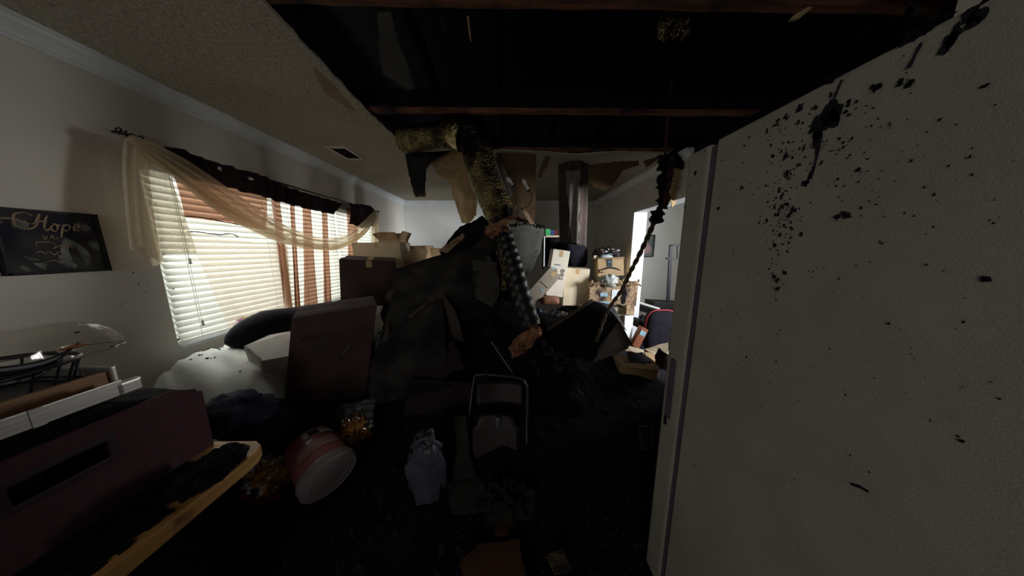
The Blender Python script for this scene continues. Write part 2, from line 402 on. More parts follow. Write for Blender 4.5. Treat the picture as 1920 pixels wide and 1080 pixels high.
# crown moulding
def crown(name, a, b_, nrm):
    a, b_, nrm = Vector(a), Vector(b_), Vector(nrm)
    prof = [(0, 0), (.012, .0), (.014, .012), (.022, .016), (.028, .03), (.045, .05), (.062, .062), (.066, .074), (.08, .078), (.08, .09), (0, .09)]
    mb = MB(); k = len(prof); vs = [p + nrm * o + Vector((0, 0, H - .09 + h)) for p in (a, b_) for o, h in prof]
    mb.add(vs, [(i, (i + 1) % k, k + (i + 1) % k, k + i) for i in range(k)] + [tuple(range(k)), tuple(range(2 * k - 1, k - 1, -1))])
    return struct(mb.build(name, M_trim))
crown('trim_1', (XL, YF, 0), (XL, YB, 0), (1, 0, 0)); crown('trim_2', (XL, YB, 0), (XR, YB, 0), (0, -1, 0)); crown('trim_3', (XR, YB, 0), (XR, 2.5, 0), (-1, 0, 0))
# doorway casing and white jamb
b = MB(); b.box((XR - .008, DY1 + .04, DZ / 2), (.016, .08, DZ)); b.box((XR - .008, (DY0 + DY1) / 2, DZ + .04), (.016, DY1 - DY0 + .16, .08))
struct(b.build('trim_4', M_wall))
b = MB(); b.box((XR + .08, DY1 - .009, DZ / 2), (.19, .018, DZ)); b.box((XR + .08, (DY0 + DY1) / 2, DZ - .009), (.19, DY1 - DY0, .018))
struct(b.build('trim_5', M_white))
b = MB(); b.box((XL + .008, (YF + YB) / 2, .05), (.016, YB - YF, .1)); struct(b.build('baseboard_left', M_trim))
b = MB(); b.box(((XL + XR) / 2, YB - .008, .05), (XR - XL, .016, .1)); struct(b.build('baseboard_back', M_trim))
# window frame
win = struct(thing('window_1', None, None, (XL - .06, (WY0 + WY1) / 2, WZ0)))
b = MB()
for z in (WZ0 + .02, WZ1 - .02): b.box((XL - .07, (WY0 + WY1) / 2, z), (.06, WY1 - WY0, .04))
for k in range(4): b.box((XL - .07, lerp(WY0 + .02, WY1 - .02, k / 3), (WZ0 + WZ1) / 2), (.06, .04, WZ1 - WZ0))
b.build('window_frame', M_trim, win)
for k in range(3):
    ya, yb = lerp(WY0, WY1, k / 3) + .03, lerp(WY0, WY1, (k + 1) / 3) - .03
    MB().box((XL - .08, (ya + yb) / 2, (WZ0 + WZ1) / 2), (.006, yb - ya, WZ1 - WZ0 - .06)).build('pane', M_glass, win)
MB().box((XL - .02, (WY0 + WY1) / 2, WZ0 - .005), (.10, WY1 - WY0, .02)).build('window_sill', M_trim, win)

# ------------------------------------------------------------------ blinds: every slat a part
slat_me = None
BL = ['white slatted window blind nearest the Hope picture', 'white slatted window blind behind the maroon striped voile, middle one', 'white slatted window blind farthest from the Hope picture']
for k in range(3):
    ya, yb = lerp(WY0, WY1, k / 3) + .008, lerp(WY0, WY1, (k + 1) / 3) - .008
    yc, L_ = (ya + yb) / 2, yb - ya
    t = thing('window_blind', BL[k], 'blind', (XL - .012, yc, WZ0 + .01), 'blinds of the triple window')
    MB().box((XL - .012, yc, WZ1 - .022), (.05, L_, .04)).build('headrail', M_slat, t)
    MB().box((XL - .012, yc, WZ0 + .022), (.03, L_, .018)).build('bottom_rail', M_slat, t, bevel=.003)
    ns = 25; z0, z1 = WZ0 + .055, WZ1 - .065
    for i in range(ns):
        z = lerp(z0, z1, i / (ns - 1))
        if slat_me is None:
            a = R(57)
            def fn(s_, q_):
                wv = (q_ - .5) * .050; hh = .0035 * (1 - (2 * q_ - 1) ** 2)
                return Vector((wv * math.cos(a) + hh * math.sin(a), (s_ - .5) * (L_ - .012), wv * -math.sin(a) + hh * math.cos(a)))
            slat = MB().thick(fn, 1, 4, .0028).build('slat', M_slat, None, org=(0, 0, 0)); slat_me = slat.data
        else:
            slat = bpy.data.objects.new('slat', slat_me); COL.objects.link(slat)
        slat.parent = t; slat.location = Vector((XL - .012, yc, z)) - ORG[t.name]
        slat.rotation_euler = (random.uniform(-.004, .004), random.uniform(-.05, .05), 0)
    for q in (.14, .86):
        MB().tube([(XL + .013, lerp(ya, yb, q), WZ0 + .02), (XL + .013, lerp(ya, yb, q), WZ1 - .03)], .0016, 5).build('ladder_cord', M_slat, t)
    if k == 0:
        for (uu, vv) in ((356, 490), (380, 606)):
            p = PX(uu, vv, XL + .03); top = Vector((XL + .03, p.y - .005, WZ1 - .03))
            c = MB().tube([top, p], .0014, 5).build('pull_cord', M_slat, t)
            MB().lathe([(.001, .022), (.007, .02), (.0085, .012), (.006, 0), (.010, -.016), (.001, -.018)], p, n=10).build('tassel', M_sheet, c, smooth=True)

# ------------------------------------------------------------------ curtains
def pleat(fx, amp, n_):  # helper giving fold depth
    return amp * math.sin(2 * math.pi * n_ * fx) + amp * .5 * math.sin(2 * math.pi * n_ * 2.3 * fx + 1)
rod = thing('curtain_rod', 'thin dark curtain rod across the top of the window', 'curtain rod', (XL, 2.7, 2.0))
y1, y2 = PX(318, 283, -2.04).y, PX(708, 398, -2.04).y
ra, rb = PX(318, 283, -2.04), PX(709, 397, -2.04)
MB().tube([ra, rb], .008, 8).build('rod', M_iron, rod)
for e in (ra, rb): MB().lathe([(.001, -.02), (.016, -.012), (.016, .012), (.001, .02)], e, (0, 1, 0), 10).build('finial', M_iron, rod, smooth=True)
for q in (.02, .98):
    p = lerp(ra, rb, q); MB().bar(p, (XL, p.y, p.z), .012, .02).build('bracket', M_iron, rod)
# dark maroon valance gathered on the rod
vt = [(309, 272), (345, 283), (410, 306), (494, 330), (512, 340), (560, 358), (640, 381), (655, 381), (690, 385), (703, 394)]
vb = [(318, 322), (350, 330), (422, 350), (497, 370), (523, 378), (570, 390), (624, 402), (657, 420), (688, 428), (704, 414)]
for (i0, i1, lab) in ((0, 6, 'dark maroon cloth valance bunched along most of the curtain rod'), (7, 9, 'short dark maroon cloth tab bunched at the far end of the rod')):
    TT = curve_pts([PX(u, v, -2.03) for u, v in vt[i0:i1 + 1]], 60); BB = curve_pts([PX(u, v, -2.03) for u, v in vb[i0:i1 + 1]], 60)
    def fn(s_, t_):
        k = min(int(s_ * 60), 59); f = s_ * 60 - k
        p = lerp(lerp(TT[k], TT[k + 1], f), lerp(BB[k], BB[k + 1], f), t_)
        return p + Vector((.012 * math.sin(p.y * 70) + .02 * math.sin(t_ * 3.1) + .008 * math.sin(p.y * 31), 0, .004 * math.sin(p.y * 47)))
    tag(MB().thick(fn, 110, 8, .004).build('curtain_valance', M_maroon_cloth, smooth=True), lab, 'curtain')
def hang(name, label, tl, tr, bl, br, x, m, folds, amp, th=0, parent=None, nu=60, nv=30, sag=0, xb=None):
    A, B_, C_, D_ = PX(*tl, x), PX(*tr, x), PX(*bl, x if xb is None else xb), PX(*br, x if xb is None else xb)
    def fn(s_, t_):
        p = lerp(lerp(A, B_, s_), lerp(C_, D_, s_), t_)
        return p + Vector((pleat(s_ + .03 * math.sin(t_ * 4), amp * (.35 + .65 * t_), folds), 0, sag * math.sin(s_ * 3.14) * (t_ - .5)))
    mb = MB()
    if th: mb.thick(fn, nu, nv, th)
    else: mb.grid(fn, nu, nv)
    o = mb.build(name, m, parent, smooth=True)
    if parent is None: tag(o, label, 'curtain')
    return o
v1 = hang('voile_panel', 'maroon voile curtain remnant with scorched lower hem over the blind', (318, 300), (500, 350), (347, 408), (500, 432), -2.075, M_sheer_brown, 3, .006, sag=.02)
for pts in ([(342, 405), (365, 407), (395, 411), (415, 415), (447, 421)], [(352, 434), (380, 436), (410, 440), (432, 438), (447, 444)]):
    q = curve_pts([PX(u, v, -2.068) for u, v in pts], 20)
    MB().tube([p + Vector((0, 0, .004 * noise.noise(p * 40))) for p in q], [.0035 + .002 * noise.noise(p * 55) for p in q], 5).build('burnt_hem', M_scorch, v1)
v2 = hang('voile_panel', 'white voile curtain hanging over the lower blind beside the picture', (350, 437), (540, 462), (437, 640), (548, 585), -2.07, M_sheer_white, 3.2, .012, sag=.01)
hang('voile_panel', 'maroon voile strip hanging full length between the first two blinds', (503, 340), (522, 345), (532, 570), (546, 580), -2.06, M_sheer_brown, 1.5, .012, nu=20)
for lab, tl_, tr_, bl_, br_ in (('thin maroon voile fold hanging over the middle blind, next to the full length strip', (541, 353), (551, 356), (553, 586), (562, 583)), ('wide maroon voile fold hanging down the centre of the middle blind', (566, 361), (582, 367), (570, 580), (597, 573)), ('narrow maroon voile fold hanging over the middle blind by the scorched brown box', (602, 373), (614, 377), (607, 572), (621, 568))):
    hang('voile_panel', lab, tl_, tr_, bl_, br_, -2.06, M_sheer_brown, 1.6, .012, nu=14)
hang('voile_panel', 'folded ivory voile edge hanging between the first two blinds', (527, 452), (538, 456), (533, 588), (548, 583), -2.045, M_sheer, 1.6, .012, nu=14)
hang('voile_panel', 'dark maroon voile strip beside the far knotted scarf', (650, 390), (672, 396), (652, 520), (668, 520), -2.06, M_sheer_brown, 2, .012, nu=20)
# ivory scarf: swag, two tails, hung on scrolled holders
scarf = thing('scarf_valance', 'ivory voile scarf swagged across the window from a scrolled holder', 'curtain', PX(250, 262, -2.0))
up_ = [(246, 252), (300, 276), (352, 305), (420, 352), (490, 400), (545, 430), (600, 446), (645, 440), (680, 415), (702, 395)]
lo_ = [(244, 264), (300, 312), (350, 352), (410, 398), (470, 430), (530, 454), (590, 466), (640, 466), (684, 440), (706, 404)]
TT = curve_pts([PX(u, v, -1.97) for u, v in up_], 80); BB = curve_pts([PX(u, v, -1.95) for u, v in lo_], 80)
def fn(s_, t_):
    k = min(int(s_ * 80), 79); f = s_ * 80 - k
    p = lerp(lerp(TT[k], TT[k + 1], f), lerp(BB[k], BB[k + 1], f), t_)
    e = math.sin(math.pi * min(1, s_ * 1.02))
    return p + Vector((.03 * math.sin(t_ * 3.1) * e + .014 * math.sin(t_ * 21 + s_ * 2.5) * (.35 + e) + .006 * math.sin(t_ * 47 + 3 * s_), 0, .008 * math.sin(t_ * 13 + s_ * 5) * e))
MB().grid(fn, 110, 40).build('swag', M_sheer, scarf, smooth=True)
MB().grid(lambda s_, t_: fn(s_, .55 + .45 * t_) + Vector((-.012, 0, -.004)), 110, 18).build('swag_fold', M_sheer, scarf, smooth=True)
tb = [(212, 468), (232, 484), (262, 497), (286, 497), (290, 478), (318, 476), (366, 476)]
TBm = curve_pts([PX(u, v, -2.03) for u, v in tb], 60); tp = PX(226, 256, -2.03); tq = PX(276, 268, -2.03)
def fn2(s_, t_):
    k = min(int(s_ * 60), 59); f = s_ * 60 - k
    bq = lerp(TBm[k], TBm[k + 1], f); top = lerp(tp, tq, s_)
    e = t_ ** .62
    p = Vector((lerp(top.x, bq.x, t_), lerp(top.y, bq.y, e), lerp(top.z, bq.z, t_)))
    return p + Vector(((.022 * math.sin(s_ * 9.5 + .6) + .009 * math.sin(s_ * 23 + t_)) * (.3 + .7 * t_) + .035 + .03 * t_ * (1 - s_), 0, 0))
MB().grid(fn2, 90, 36).build('near_tail', M_sheer, scarf, smooth=True)
MB().grid(lambda s_, t_: fn2(s_ * .45, t_ * .96) + Vector((.02, .02, -.004)), 45, 30).build('near_tail_fold', M_sheer, scarf, smooth=True)
A, B_ = PX(698, 396, -2.0), PX(708, 400, -2.0); C_, D_ = PX(694, 500, -2.0), PX(709, 490, -2.0)
MB().grid(lambda s_, t_: lerp(lerp(A, B_, s_), lerp(C_, D_, s_), t_) + Vector((pleat(s_, .02, 2.5), .04 * math.sin(6 * s_) * t_, 0)), 40, 24).build('far_tail', M_sheer, scarf, smooth=True)
hd = thing('scarf_holder', 'scrolled iron scarf holder on the wall above the Hope picture', 'curtain holder', PX(232, 250, XL + .02))
c0 = PX(228, 247, XL + .05)
sp = [c0 + Vector((.012 * math.sin(i * .4), .016 * (1 - i / 40) * math.cos(i * .42) + .0016 * i - .02, .014 * (1 - i / 48) * math.sin(i * .42))) for i in range(38)]
MB().tube(sp, .0035, 6).build('scroll', M_iron, hd, smooth=True)
MB().tube([Vector((p.x, c0.y * 2 - p.y + .05, p.z - .008)) for p in sp], .0035, 6).build('scroll', M_iron, hd, smooth=True)
MB().tube([c0, (XL, c0.y, c0.z)], .005, 6).build('wall_stem', M_iron, hd)
hk = thing('scarf_hook', 'small rod hook in the scorched valance', 'curtain holder', PX(420, 318, -1.995))
a_, b_ = PX(412, 316, -1.985), PX(470, 335, -1.985)
MB().tube([a_, b_], .005, 6).build('hook_bar', M_chrome, hk)
MB().lathe([(.001, -.008), (.012, -.004), (.012, .004), (.001, .008)], a_, (1, .4, 0), 10).build('knob', M_bulb, hk, smooth=True)
MB().blob(b_, (.01, .02, .012), 10, 6).build('bracket_tip', M_card_pale, hk, smooth=True)

# ------------------------------------------------------------------ framed picture "Hope"
pf = thing('framed_picture', 'black framed picture reading Hope above white wispy shapes on the wall', 'picture', PX(80, 513, XL))
pa, pb = PX(183, 404, XL + .015), PX(203, 507, XL + .015)
yr = (pa.y + pb.y) / 2; zt = PX(183, 404, XL).z; zb = PX(203, 507, XL).z
yl = PX(4, 514, XL).y - .0
zc, yc, ph, pw = (zt + zb) / 2, (yl + yr) / 2, zt - zb, yr - yl
fx = XL + .012
b = MB(); fw_ = .012
b.box((fx, yc, zt - fw_ / 2), (.024, pw, fw_)); b.box((fx, yc, zb + fw_ / 2), (.024, pw, fw_)); b.box((fx, yl + fw_ / 2, zc), (.024, fw_, ph)); b.box((fx, yr - fw_ / 2, zc), (.024, fw_, ph))
b.build('frame', M_black_plastic, pf, bevel=.002)
M_art = mat('dark blurred print', (.020, .018, .030), (.075, .070, .062), .7, 7, 0, None, spec=.1)
art = MB().box((XL + .008, yc, zc), (.008, pw - .02, ph - .02)).build('print', M_art, pf)
M_wisp = mat('grey white print', (.30, .33, .30), (.12, .13, .12), .8, 22, spec=.1)
M_gold = mat('pale gold print', (.36, .27, .19), (.28, .2, .14), .8, 16, spec=.1)
def on_pic(s_, t_, dx=.0135): return Vector((XL + dx, lerp(yl, yr, s_), lerp(zt, zb, t_)))
def wisp(p, q, w0, bend=.0):
    mb = MB()
    for f_ in range(13):
        o_ = (f_ - 6) / 6; a0, a1 = random.uniform(0, .15) + abs(o_) * .12, random.uniform(.8, 1.0) - abs(o_) * .2; vs = []
        for i in range(9):
            t_ = lerp(a0, a1, i / 8); c_ = lerp(Vector(p), Vector(q), t_); a = on_pic(c_.x, c_.y, .0133 + .0002 * (f_ % 3))
            a.y += bend * math.sin(t_ * 3.14) + o_ * w0 * (.35 + .65 * math.sin(3.14 * (.1 + .8 * t_)))
            ww = .0011 * math.sin(math.pi * (.06 + .88 * i / 8)); vs += [a + Vector((0, -ww, 0)), a + Vector((0, ww, 0))]
        mb.add(vs, [(2 * i, 2 * i + 1, 2 * i + 3, 2 * i + 2) for i in range(8)])
    return mb
for p, q, w0, bd in (((.60, .42, 0), (.62, .98, 0), .010, -.01), ((.66, .44, 0), (.76, .96, 0), .012, .016), ((.60, .40, 0), (.68, .62, 0), .016, 0), ((.47, .74, 0), (.56, .96, 0), .010, .01), ((.52, .78, 0), (.62, .96, 0), .008, .012), ((.5, .68, 0), (.6, .84, 0), .010, 0),
                     ((.18, .70, 0), (.34, .97, 0), .012, .012), ((.14, .84, 0), (.2, .98, 0), .008, 0), ((.2, .72, 0), (.3, .9, 0), .012, .01), ((.24, .12, 0), (.24, .36, 0), .018, 0), ((.78, .12, 0), (.82, .34, 0), .02, .006), ((.88, .44, 0), (.93, .66, 0), .018, .004)):
    wisp(p, q, w0, bd).build('wisp', M_wisp, art)
def script_strokes(strokes, r, name):
    mb = MB()
    for st in strokes:
        q = curve_pts([on_pic(*p, dx=.0145) for p in st], 6 * len(st)); k = len(q)
        mb.tube(q, [r * (.45 + .75 * abs(math.sin(i / k * 3.1 * len(st) / 3))) for i in range(k)], 4)
    return mb.build(name, M_gold, art)
Hs = [[(.10, .24), (.08, .17), (.2, .16), (.34, .22), (.40, .13), (.43, .06), (.40, .18), (.34, .28), (.27, .30), (.20, .25), (.21, .10), (.30, .05), (.36, .09)],
      [(.50, .07), (.47, .14), (.44, .26), (.45, .31), (.49, .28)], [(.38, .20), (.43, .17), (.48, .16)],
      [(.55, .20), (.50, .26), (.52, .32), (.56, .28), (.56, .21), (.53, .20), (.60, .22)],
      [(.63, .20), (.60, .30), (.57, .42)], [(.61, .26), (.66, .20), (.69, .24), (.65, .30), (.61, .29)],
      [(.72, .27), (.78, .23), (.77, .19), (.73, .22), (.73, .29), (.80, .27)]]
script_strokes(Hs, .0030, 'lettering')
sm = [[(.40, .38), (.42, .45), (.44, .40)], [(.46, .44), (.49, .39), (.50, .44), (.55, .42)],
      [(.32, .56), (.34, .50), (.46, .50), (.50, .56), (.47, .60)], [(.51, .58), (.54, .55), (.55, .60), (.58, .56), (.60, .60), (.64, .52), (.65, .60)],
      [(.30, .67), (.34, .64), (.38, .68), (.42, .65), (.46, .70), (.50, .66), (.55, .64)], [(.36, .82), (.44, .79), (.50, .84), (.54, .79), (.6, .82)]]
script_strokes(sm, .0018, 'small_lettering')

# ------------------------------------------------------------------ ceiling vent
vt_ = thing('ceiling_vent', 'rectangular louvred vent in the textured ceiling over the window', 'vent', PZ(650, 287, H - .01))
c = PZ(650, 287, H); vw, vl = .17, .30
b = MB()
for sx, sy, dx, dy in ((vw, .03, 0, -vl / 2), (vw, .03, 0, vl / 2), (.03, vl + .03, -vw / 2, 0), (.03, vl + .03, vw / 2, 0)): b.box((c.x + dx, c.y + dy, H - .005), (sx, sy, .01))
b.build('frame', M_wall, vt_)
for i in range(9): MB().box((c.x - vw / 2 + .02 + i * .016, c.y, H - .007), (.012, vl - .03, .002), Matrix.Rotation(R(35), 3, 'Y')).build('louvre', M_card_dark, vt_)
MB().box((c.x, c.y, H - .001), (vw, vl, .002)).build('backing', M_char, vt_)

# ------------------------------------------------------------------ fridge seen along its side
fr = thing('refrigerator', 'tall off-white refrigerator with textured soot spattered side', 'refrigerator', (.95, .5, 0))
FX, FY0, FY1, FZ = .62, .02, .875, 1.772
seam = .785
MB().box(((FX + 1.28) / 2, (FY0 + seam - .026) / 2, (FZ + .04) / 2), (1.28 - FX, seam - .026 - FY0, FZ - .04)).build('cabinet', M_fridge, fr, bevel=.006)
dm = MB(); dm.box(((FX + 1.28) / 2, (seam + FY1) / 2, .06 + (FZ - .06) / 2), (1.28 - FX, FY1 - seam, FZ - .06))
fd = dm.build('door', M_fridge, fr, bevel=.01)
MB().box(((FX + 1.28) / 2 + .004, seam - .013, FZ / 2 + .02), (1.275 - FX, .030, FZ - .06)).build('gasket', M_fridge_seam, fr)
# recessed pull on the door edge
hp = [PX(1263, 668, FX), PX(1257, 790, FX)]
yh = (hp[0].y + hp[1].y) / 2 - .0; zh0, zh1 = hp[1].z, hp[0].z
yh = .83
def pill(mb, x, y, z0, z1, w_, d_, n=8):
    ring = [(y + w_ * math.cos(R(a)), z1 - w_ + w_ * math.sin(R(a))) for a in range(0, 181, 180 // n)] + [(y + w_ * math.cos(R(a)), z0 + w_ + w_ * math.sin(R(a))) for a in range(180, 361, 180 // n)]
    k = len(ring); mb.add([(x, a, c_) for a, c_ in ring] + [(x - d_, a, c_) for a, c_ in ring], [tuple(range(k)), tuple(range(2 * k - 1, k - 1, -1))] + [(i, (i + 1) % k, k + (i + 1) % k, k + i) for i in range(k)])
    return mb
hdl = pill(MB(), FX + .002, yh, zh0 - .01, zh1 + .01, .028, .006).build('handle', M_fridge, fd)
pill(MB(), FX - .0035, yh + .004, zh0, zh1 - .004, .017, .0012).build('finger_recess', M_fridge_seam, fd)
pill(MB(), FX - .001, yh + .012, zh0 - .03, zh0 + .012, .005, .006).build('catch', M_black_plastic, fd)
# soot spatter on the side
def splat(mb, p, r, el=1.0, axis=0, n=9, sgn=-1, th=.0012):
    ring = []
    for i in range(n):
        a = 2 * math.pi * i / n; rr = r * random.uniform(.55, 1.3)
        ring.append((rr * math.cos(a), rr * math.sin(a) * el))
    vs = []
    for h_ in (0, th):
        for a, c_ in ring: vs.append(Vector((p.x + sgn * h_, p.y + a, p.z + c_)))
    mb.add(vs, [tuple(range(n)), tuple(range(2 * n - 1, n - 1, -1))] + [(i, (i + 1) % n, n + (i + 1) % n, n + i) for i in range(n)])
sb = MB()
big = [(1545, 232, .030, 1.7), (1570, 198, .012, 1.5), (1520, 245, .010, 1), (1533, 250, .014, 2), (1520, 333, .007, 2), (1580, 406, .014, .8), (1455, 522, .012, 1.0), (1458, 540, .006, 1.6), (1842, 526, .007, .8), (1798, 821, .006, .6), (1303, 326, .007, 2.4), (1392, 351, .007, 1), (1451, 293, .006, 1.4),
       (1346, 392, .007, 1.2), (1610, 317, .007, .9), (1690, 155, .007, 1), (1707, 154, .006, 1.6), (1652, 160, .008, 1), (1640, 165, .007, 1.2), (1782, 76, .012, 2), (1830, 35, .016, 1.4), (1500, 202, .007, 1.6), (1474, 220, .007, 1), (1456, 230, .008, .7), (1472, 295, .007, 1.7), (1510, 340, .008, 1.6), (1590, 193, .007, 1.6), (1588, 213, .007, .8), (1850, 159, .006, .7), (1302, 874, .003, 3.2), (1400, 670, .004, 1), (1386, 634, .002, 1), (1712, 20, .01, 2), (1605, 910, .003, .6)]
for u, v, r, e in big:
    p = PX(u, v, FX - .0006)
    for k in range(3): splat(sb, p + Vector((0, random.uniform(-.5, .5) * r, random.uniform(-.6, .6) * r)), r * random.uniform(.3, .55), e, n=11)
def cluster(u, v, su, sv, n_, r0, r1):
    for _ in range(n_):
        p = PX(random.gauss(u, su), random.gauss(v, sv), FX - .0006)
        if p.z < FZ - .01: splat(sb, p, random.uniform(r0, r1) * .62 * random.random() ** 1.6 + .0004, random.choice((1, 1.4, 2.2)), n=7)
cluster(1500, 260, 45, 40, 90, .001, .005); cluster(1475, 360, 14, 55, 90, .001, .0055); cluster(1478, 400, 16, 22, 45, .001, .007); cluster(1380, 320, 45, 50, 50, .001, .004)
cluster(1455, 470, 12, 60, 60, .001, .005); cluster(1580, 320, 45, 45, 40, .001, .004); cluster(1600, 250, 60, 60, 40, .001, .003); cluster(1410, 560, 60, 130, 60, .0008, .0028); cluster(1650, 500, 150, 200, 70, .0006, .002); cluster(1400, 830, 80, 120, 30, .0006, .0018); cluster(1750, 330, 90, 120, 30, .0008, .0026)
for st in ([(1578, 150), (1562, 190), (1548, 225)], [(1540, 255), (1530, 300), (1520, 335)], [(1728, 80), (1715, 105), (1703, 128)], [(1595, 908), (1608, 911), (1628, 922)]):
    q = [PX(u, v, FX - .001) for u, v in st]
    sb.tube(curve_pts(q, 12), [.0016 + .0012 * random.random() for _ in range(13)], 4)
so = sb.build('soot_spots', M_soot, fr); so['kind'] = 'stuff'
# charred scraps draped over the top edge
for k, (u, v, r) in enumerate(((1724, 86, .014), (1560, 166, .010), (1345, 270, .006), (1905, 4, .016))):
    p = PX(u, v, FX + .004); p.z = FZ + .004
    tag(MB().blob(p, (r * .8, r * 1.4, r * .8), 14, 9, .7, 3, seed=k, fine=.4).build('charred_scrap', M_char), ['charred scrap with a tail draped on the refrigerator top', 'small charred scrap above the large soot blot on the refrigerator', 'smallest charred scrap near the refrigerator door seam', 'charred scrap hanging at the end of the refrigerator top'][k], 'debris')

# ------------------------------------------------------------------ debris heap that everything rests in
def hump(x, y):
    def g(cx, cy, sx, sy, a): return a * math.exp(-((x - cx) / sx) ** 2 - ((y - cy) / sy) ** 2)
    z = g(-.2, 2.55, .75, .75, .72) + g(.9, 3.0, .65, .8, .42) + g(-.95, 2.0, .45, .5, .40) + g(-.9, 3.4, 1.1, 1.0, .55) + g(.15, 1.6, .55, .35, .16) + g(-.75, 1.2, .3, .3, .10) + g(1.2, 4.0, .7, .9, .4)
    z += .05 * noise.noise(Vector((x * 4, y * 4, 0))) * min(1, z * 4) + .025 * noise.noise(Vector((x * 11, y * 11, 5))) * min(1, z * 4)
    return max(.004, z + .004)
def fnh(s_, t_):
    x, y = lerp(-2.1, 1.78, s_), lerp(.83, 5.1, t_)
    return Vector((x, y, hump(x, y)))
g = MB().grid(fnh, 110, 130); hp_ = g.build('rubble_heap', M_char, smooth=False)
tag(hp_, 'black burnt rubble heaped across the floor', 'rubble', kind='stuff')
sh = MB()
for _ in range(2600):
    x, y = random.uniform(-1.1, 1.2), random.uniform(.85, 3.6)
    z = hump(x, y); s_ = random.uniform(.006, .03)
    e = Euler((random.uniform(-.7, .7), random.uniform(-.7, .7), random.uniform(0, 6.3))).to_matrix()
    p = [Vector((random.uniform(.4, 1) * s_ * math.cos(a), random.uniform(.3, 1) * s_ * math.sin(a), random.uniform(-.1, .1) * s_)) for a in (0, 1.4, 2.8, 4.4)]
    c_ = Vector((x, y, z + s_ * .2)); vs = [c_ + e @ q for q in p] + [c_ + e @ (q + Vector((0, 0, .003))) for q in p]
    sh.add(vs, [(0, 1, 2, 3), (7, 6, 5, 4), (0, 4, 5, 1), (1, 5, 6, 2), (2, 6, 7, 3), (3, 7, 4, 0)])
tag(sh.build('debris_flakes', mat('burnt flakes', (.018, .016, .016), (.007, .006, .008), .95, 6, .3, 60)), 'burnt flakes of board and paper strewn over the rubble', 'debris', kind='stuff')

# ------------------------------------------------------------------ cardboard boxes
def carton(label, A, B_, C_, depth, m, name='cardboard_box', cat='box', group=None, flaps=.45, tape=M_tape, open_=0, sag=.004, tapefront=True, skew=False):
    """A, B front bottom corners, C front top corner above A; depth goes away from the viewer"""
    A, B_, C_ = Vector(A), Vector(B_), Vector(C_)
    e1 = (B_ - A); w_ = e1.length; e1.normalize(); e3 = (C_ - A); e3 -= (Vector() if skew else e1 * e3.dot(e1)); h_ = e3.length; e3.normalize()
    e2 = e3.cross(e1).normalized()
    def X(x, y, z): return A + e1 * x + e2 * y + e3 * z
    t = thing(name, label, cat, X(w_ / 2, depth / 2, 0), group)
    th = .006
    def panel(mb, q, n_):  # q four corners, n_ inward
        c_ = sum(q, Vector()) / 4
        def fn(s_, t_): return lerp(lerp(q[0], q[1], s_), lerp(q[3], q[2], s_), t_) - n_ * sag * math.sin(3.14 * s_) * math.sin(3.14 * t_)
        mb.thick(fn, 6, 6, th)
    mb = MB()
    panel(mb, [X(0, 0, 0), X(w_, 0, 0), X(w_, 0, h_), X(0, 0, h_)], e2); panel(mb, [X(0, depth, 0), X(w_, depth, 0), X(w_, depth, h_), X(0, depth, h_)], -e2)
    panel(mb, [X(0, 0, 0), X(0, depth, 0), X(0, depth, h_), X(0, 0, h_)], e1); panel(mb, [X(w_, 0, 0), X(w_, depth, 0), X(w_, depth, h_), X(w_, 0, h_)], -e1)
    panel(mb, [X(0, 0, 0), X(w_, 0, 0), X(w_, depth, 0), X(0, depth, 0)], e3)
    mb.build('body', m, t)
    if open_ == 0:
        for y0, y1 in ((0, depth / 2 - .002), (depth / 2 + .002, depth)):
            MB().thick(lambda s_, t_: X(lerp(0, w_, s_), lerp(y0, y1, t_), h_ + .003 + .004 * math.sin(3.14 * t_)), 6, 4, th).build('flap', m, t)
        if tape:
            tw = min(.05, w_ * .3); MB().box(X(w_ / 2, depth / 2, h_ + .0105), (0.001, .001, .001))
            tb_ = MB(); q = [X(w_ / 2 - tw / 2, 0, 0), X(w_ / 2 + tw / 2, 0, 0)]
            tb_.thick(lambda s_, t_: X(w_ / 2 + (s_ - .5) * tw, lerp(0, depth, t_), h_ + .0095), 1, 4, .001)
            if tapefront: tb_.thick(lambda s_, t_: X(w_ / 2 + (s_ - .5) * tw, -.0042, lerp(h_ * .86, h_, t_)), 1, 2, .001)
            tb_.build('tape', tape, t)
    else:
        an = R(open_)
        for q0, q1, out in ((X(0, 0, h_), X(w_, 0, h_), -e2), (X(0, depth, h_), X(w_, depth, h_), e2), (X(0, 0, h_), X(0, depth, h_), -e1), (X(w_, 0, h_), X(w_, depth, h_), e1)):
            L_ = min(w_, depth) * flaps; a2 = an * random.uniform(.6, 1.25)
            d_ = out * math.sin(a2) * L_ + e3 * math.cos(a2) * L_
            MB().thick(lambda s_, t_: lerp(q0, q1, s_) + d_ * t_ + e3 * .006 * math.sin(5 * s_), 6, 3, th).build('flap', m, t)
    return t, X, w_, h_, e1, e2, e3

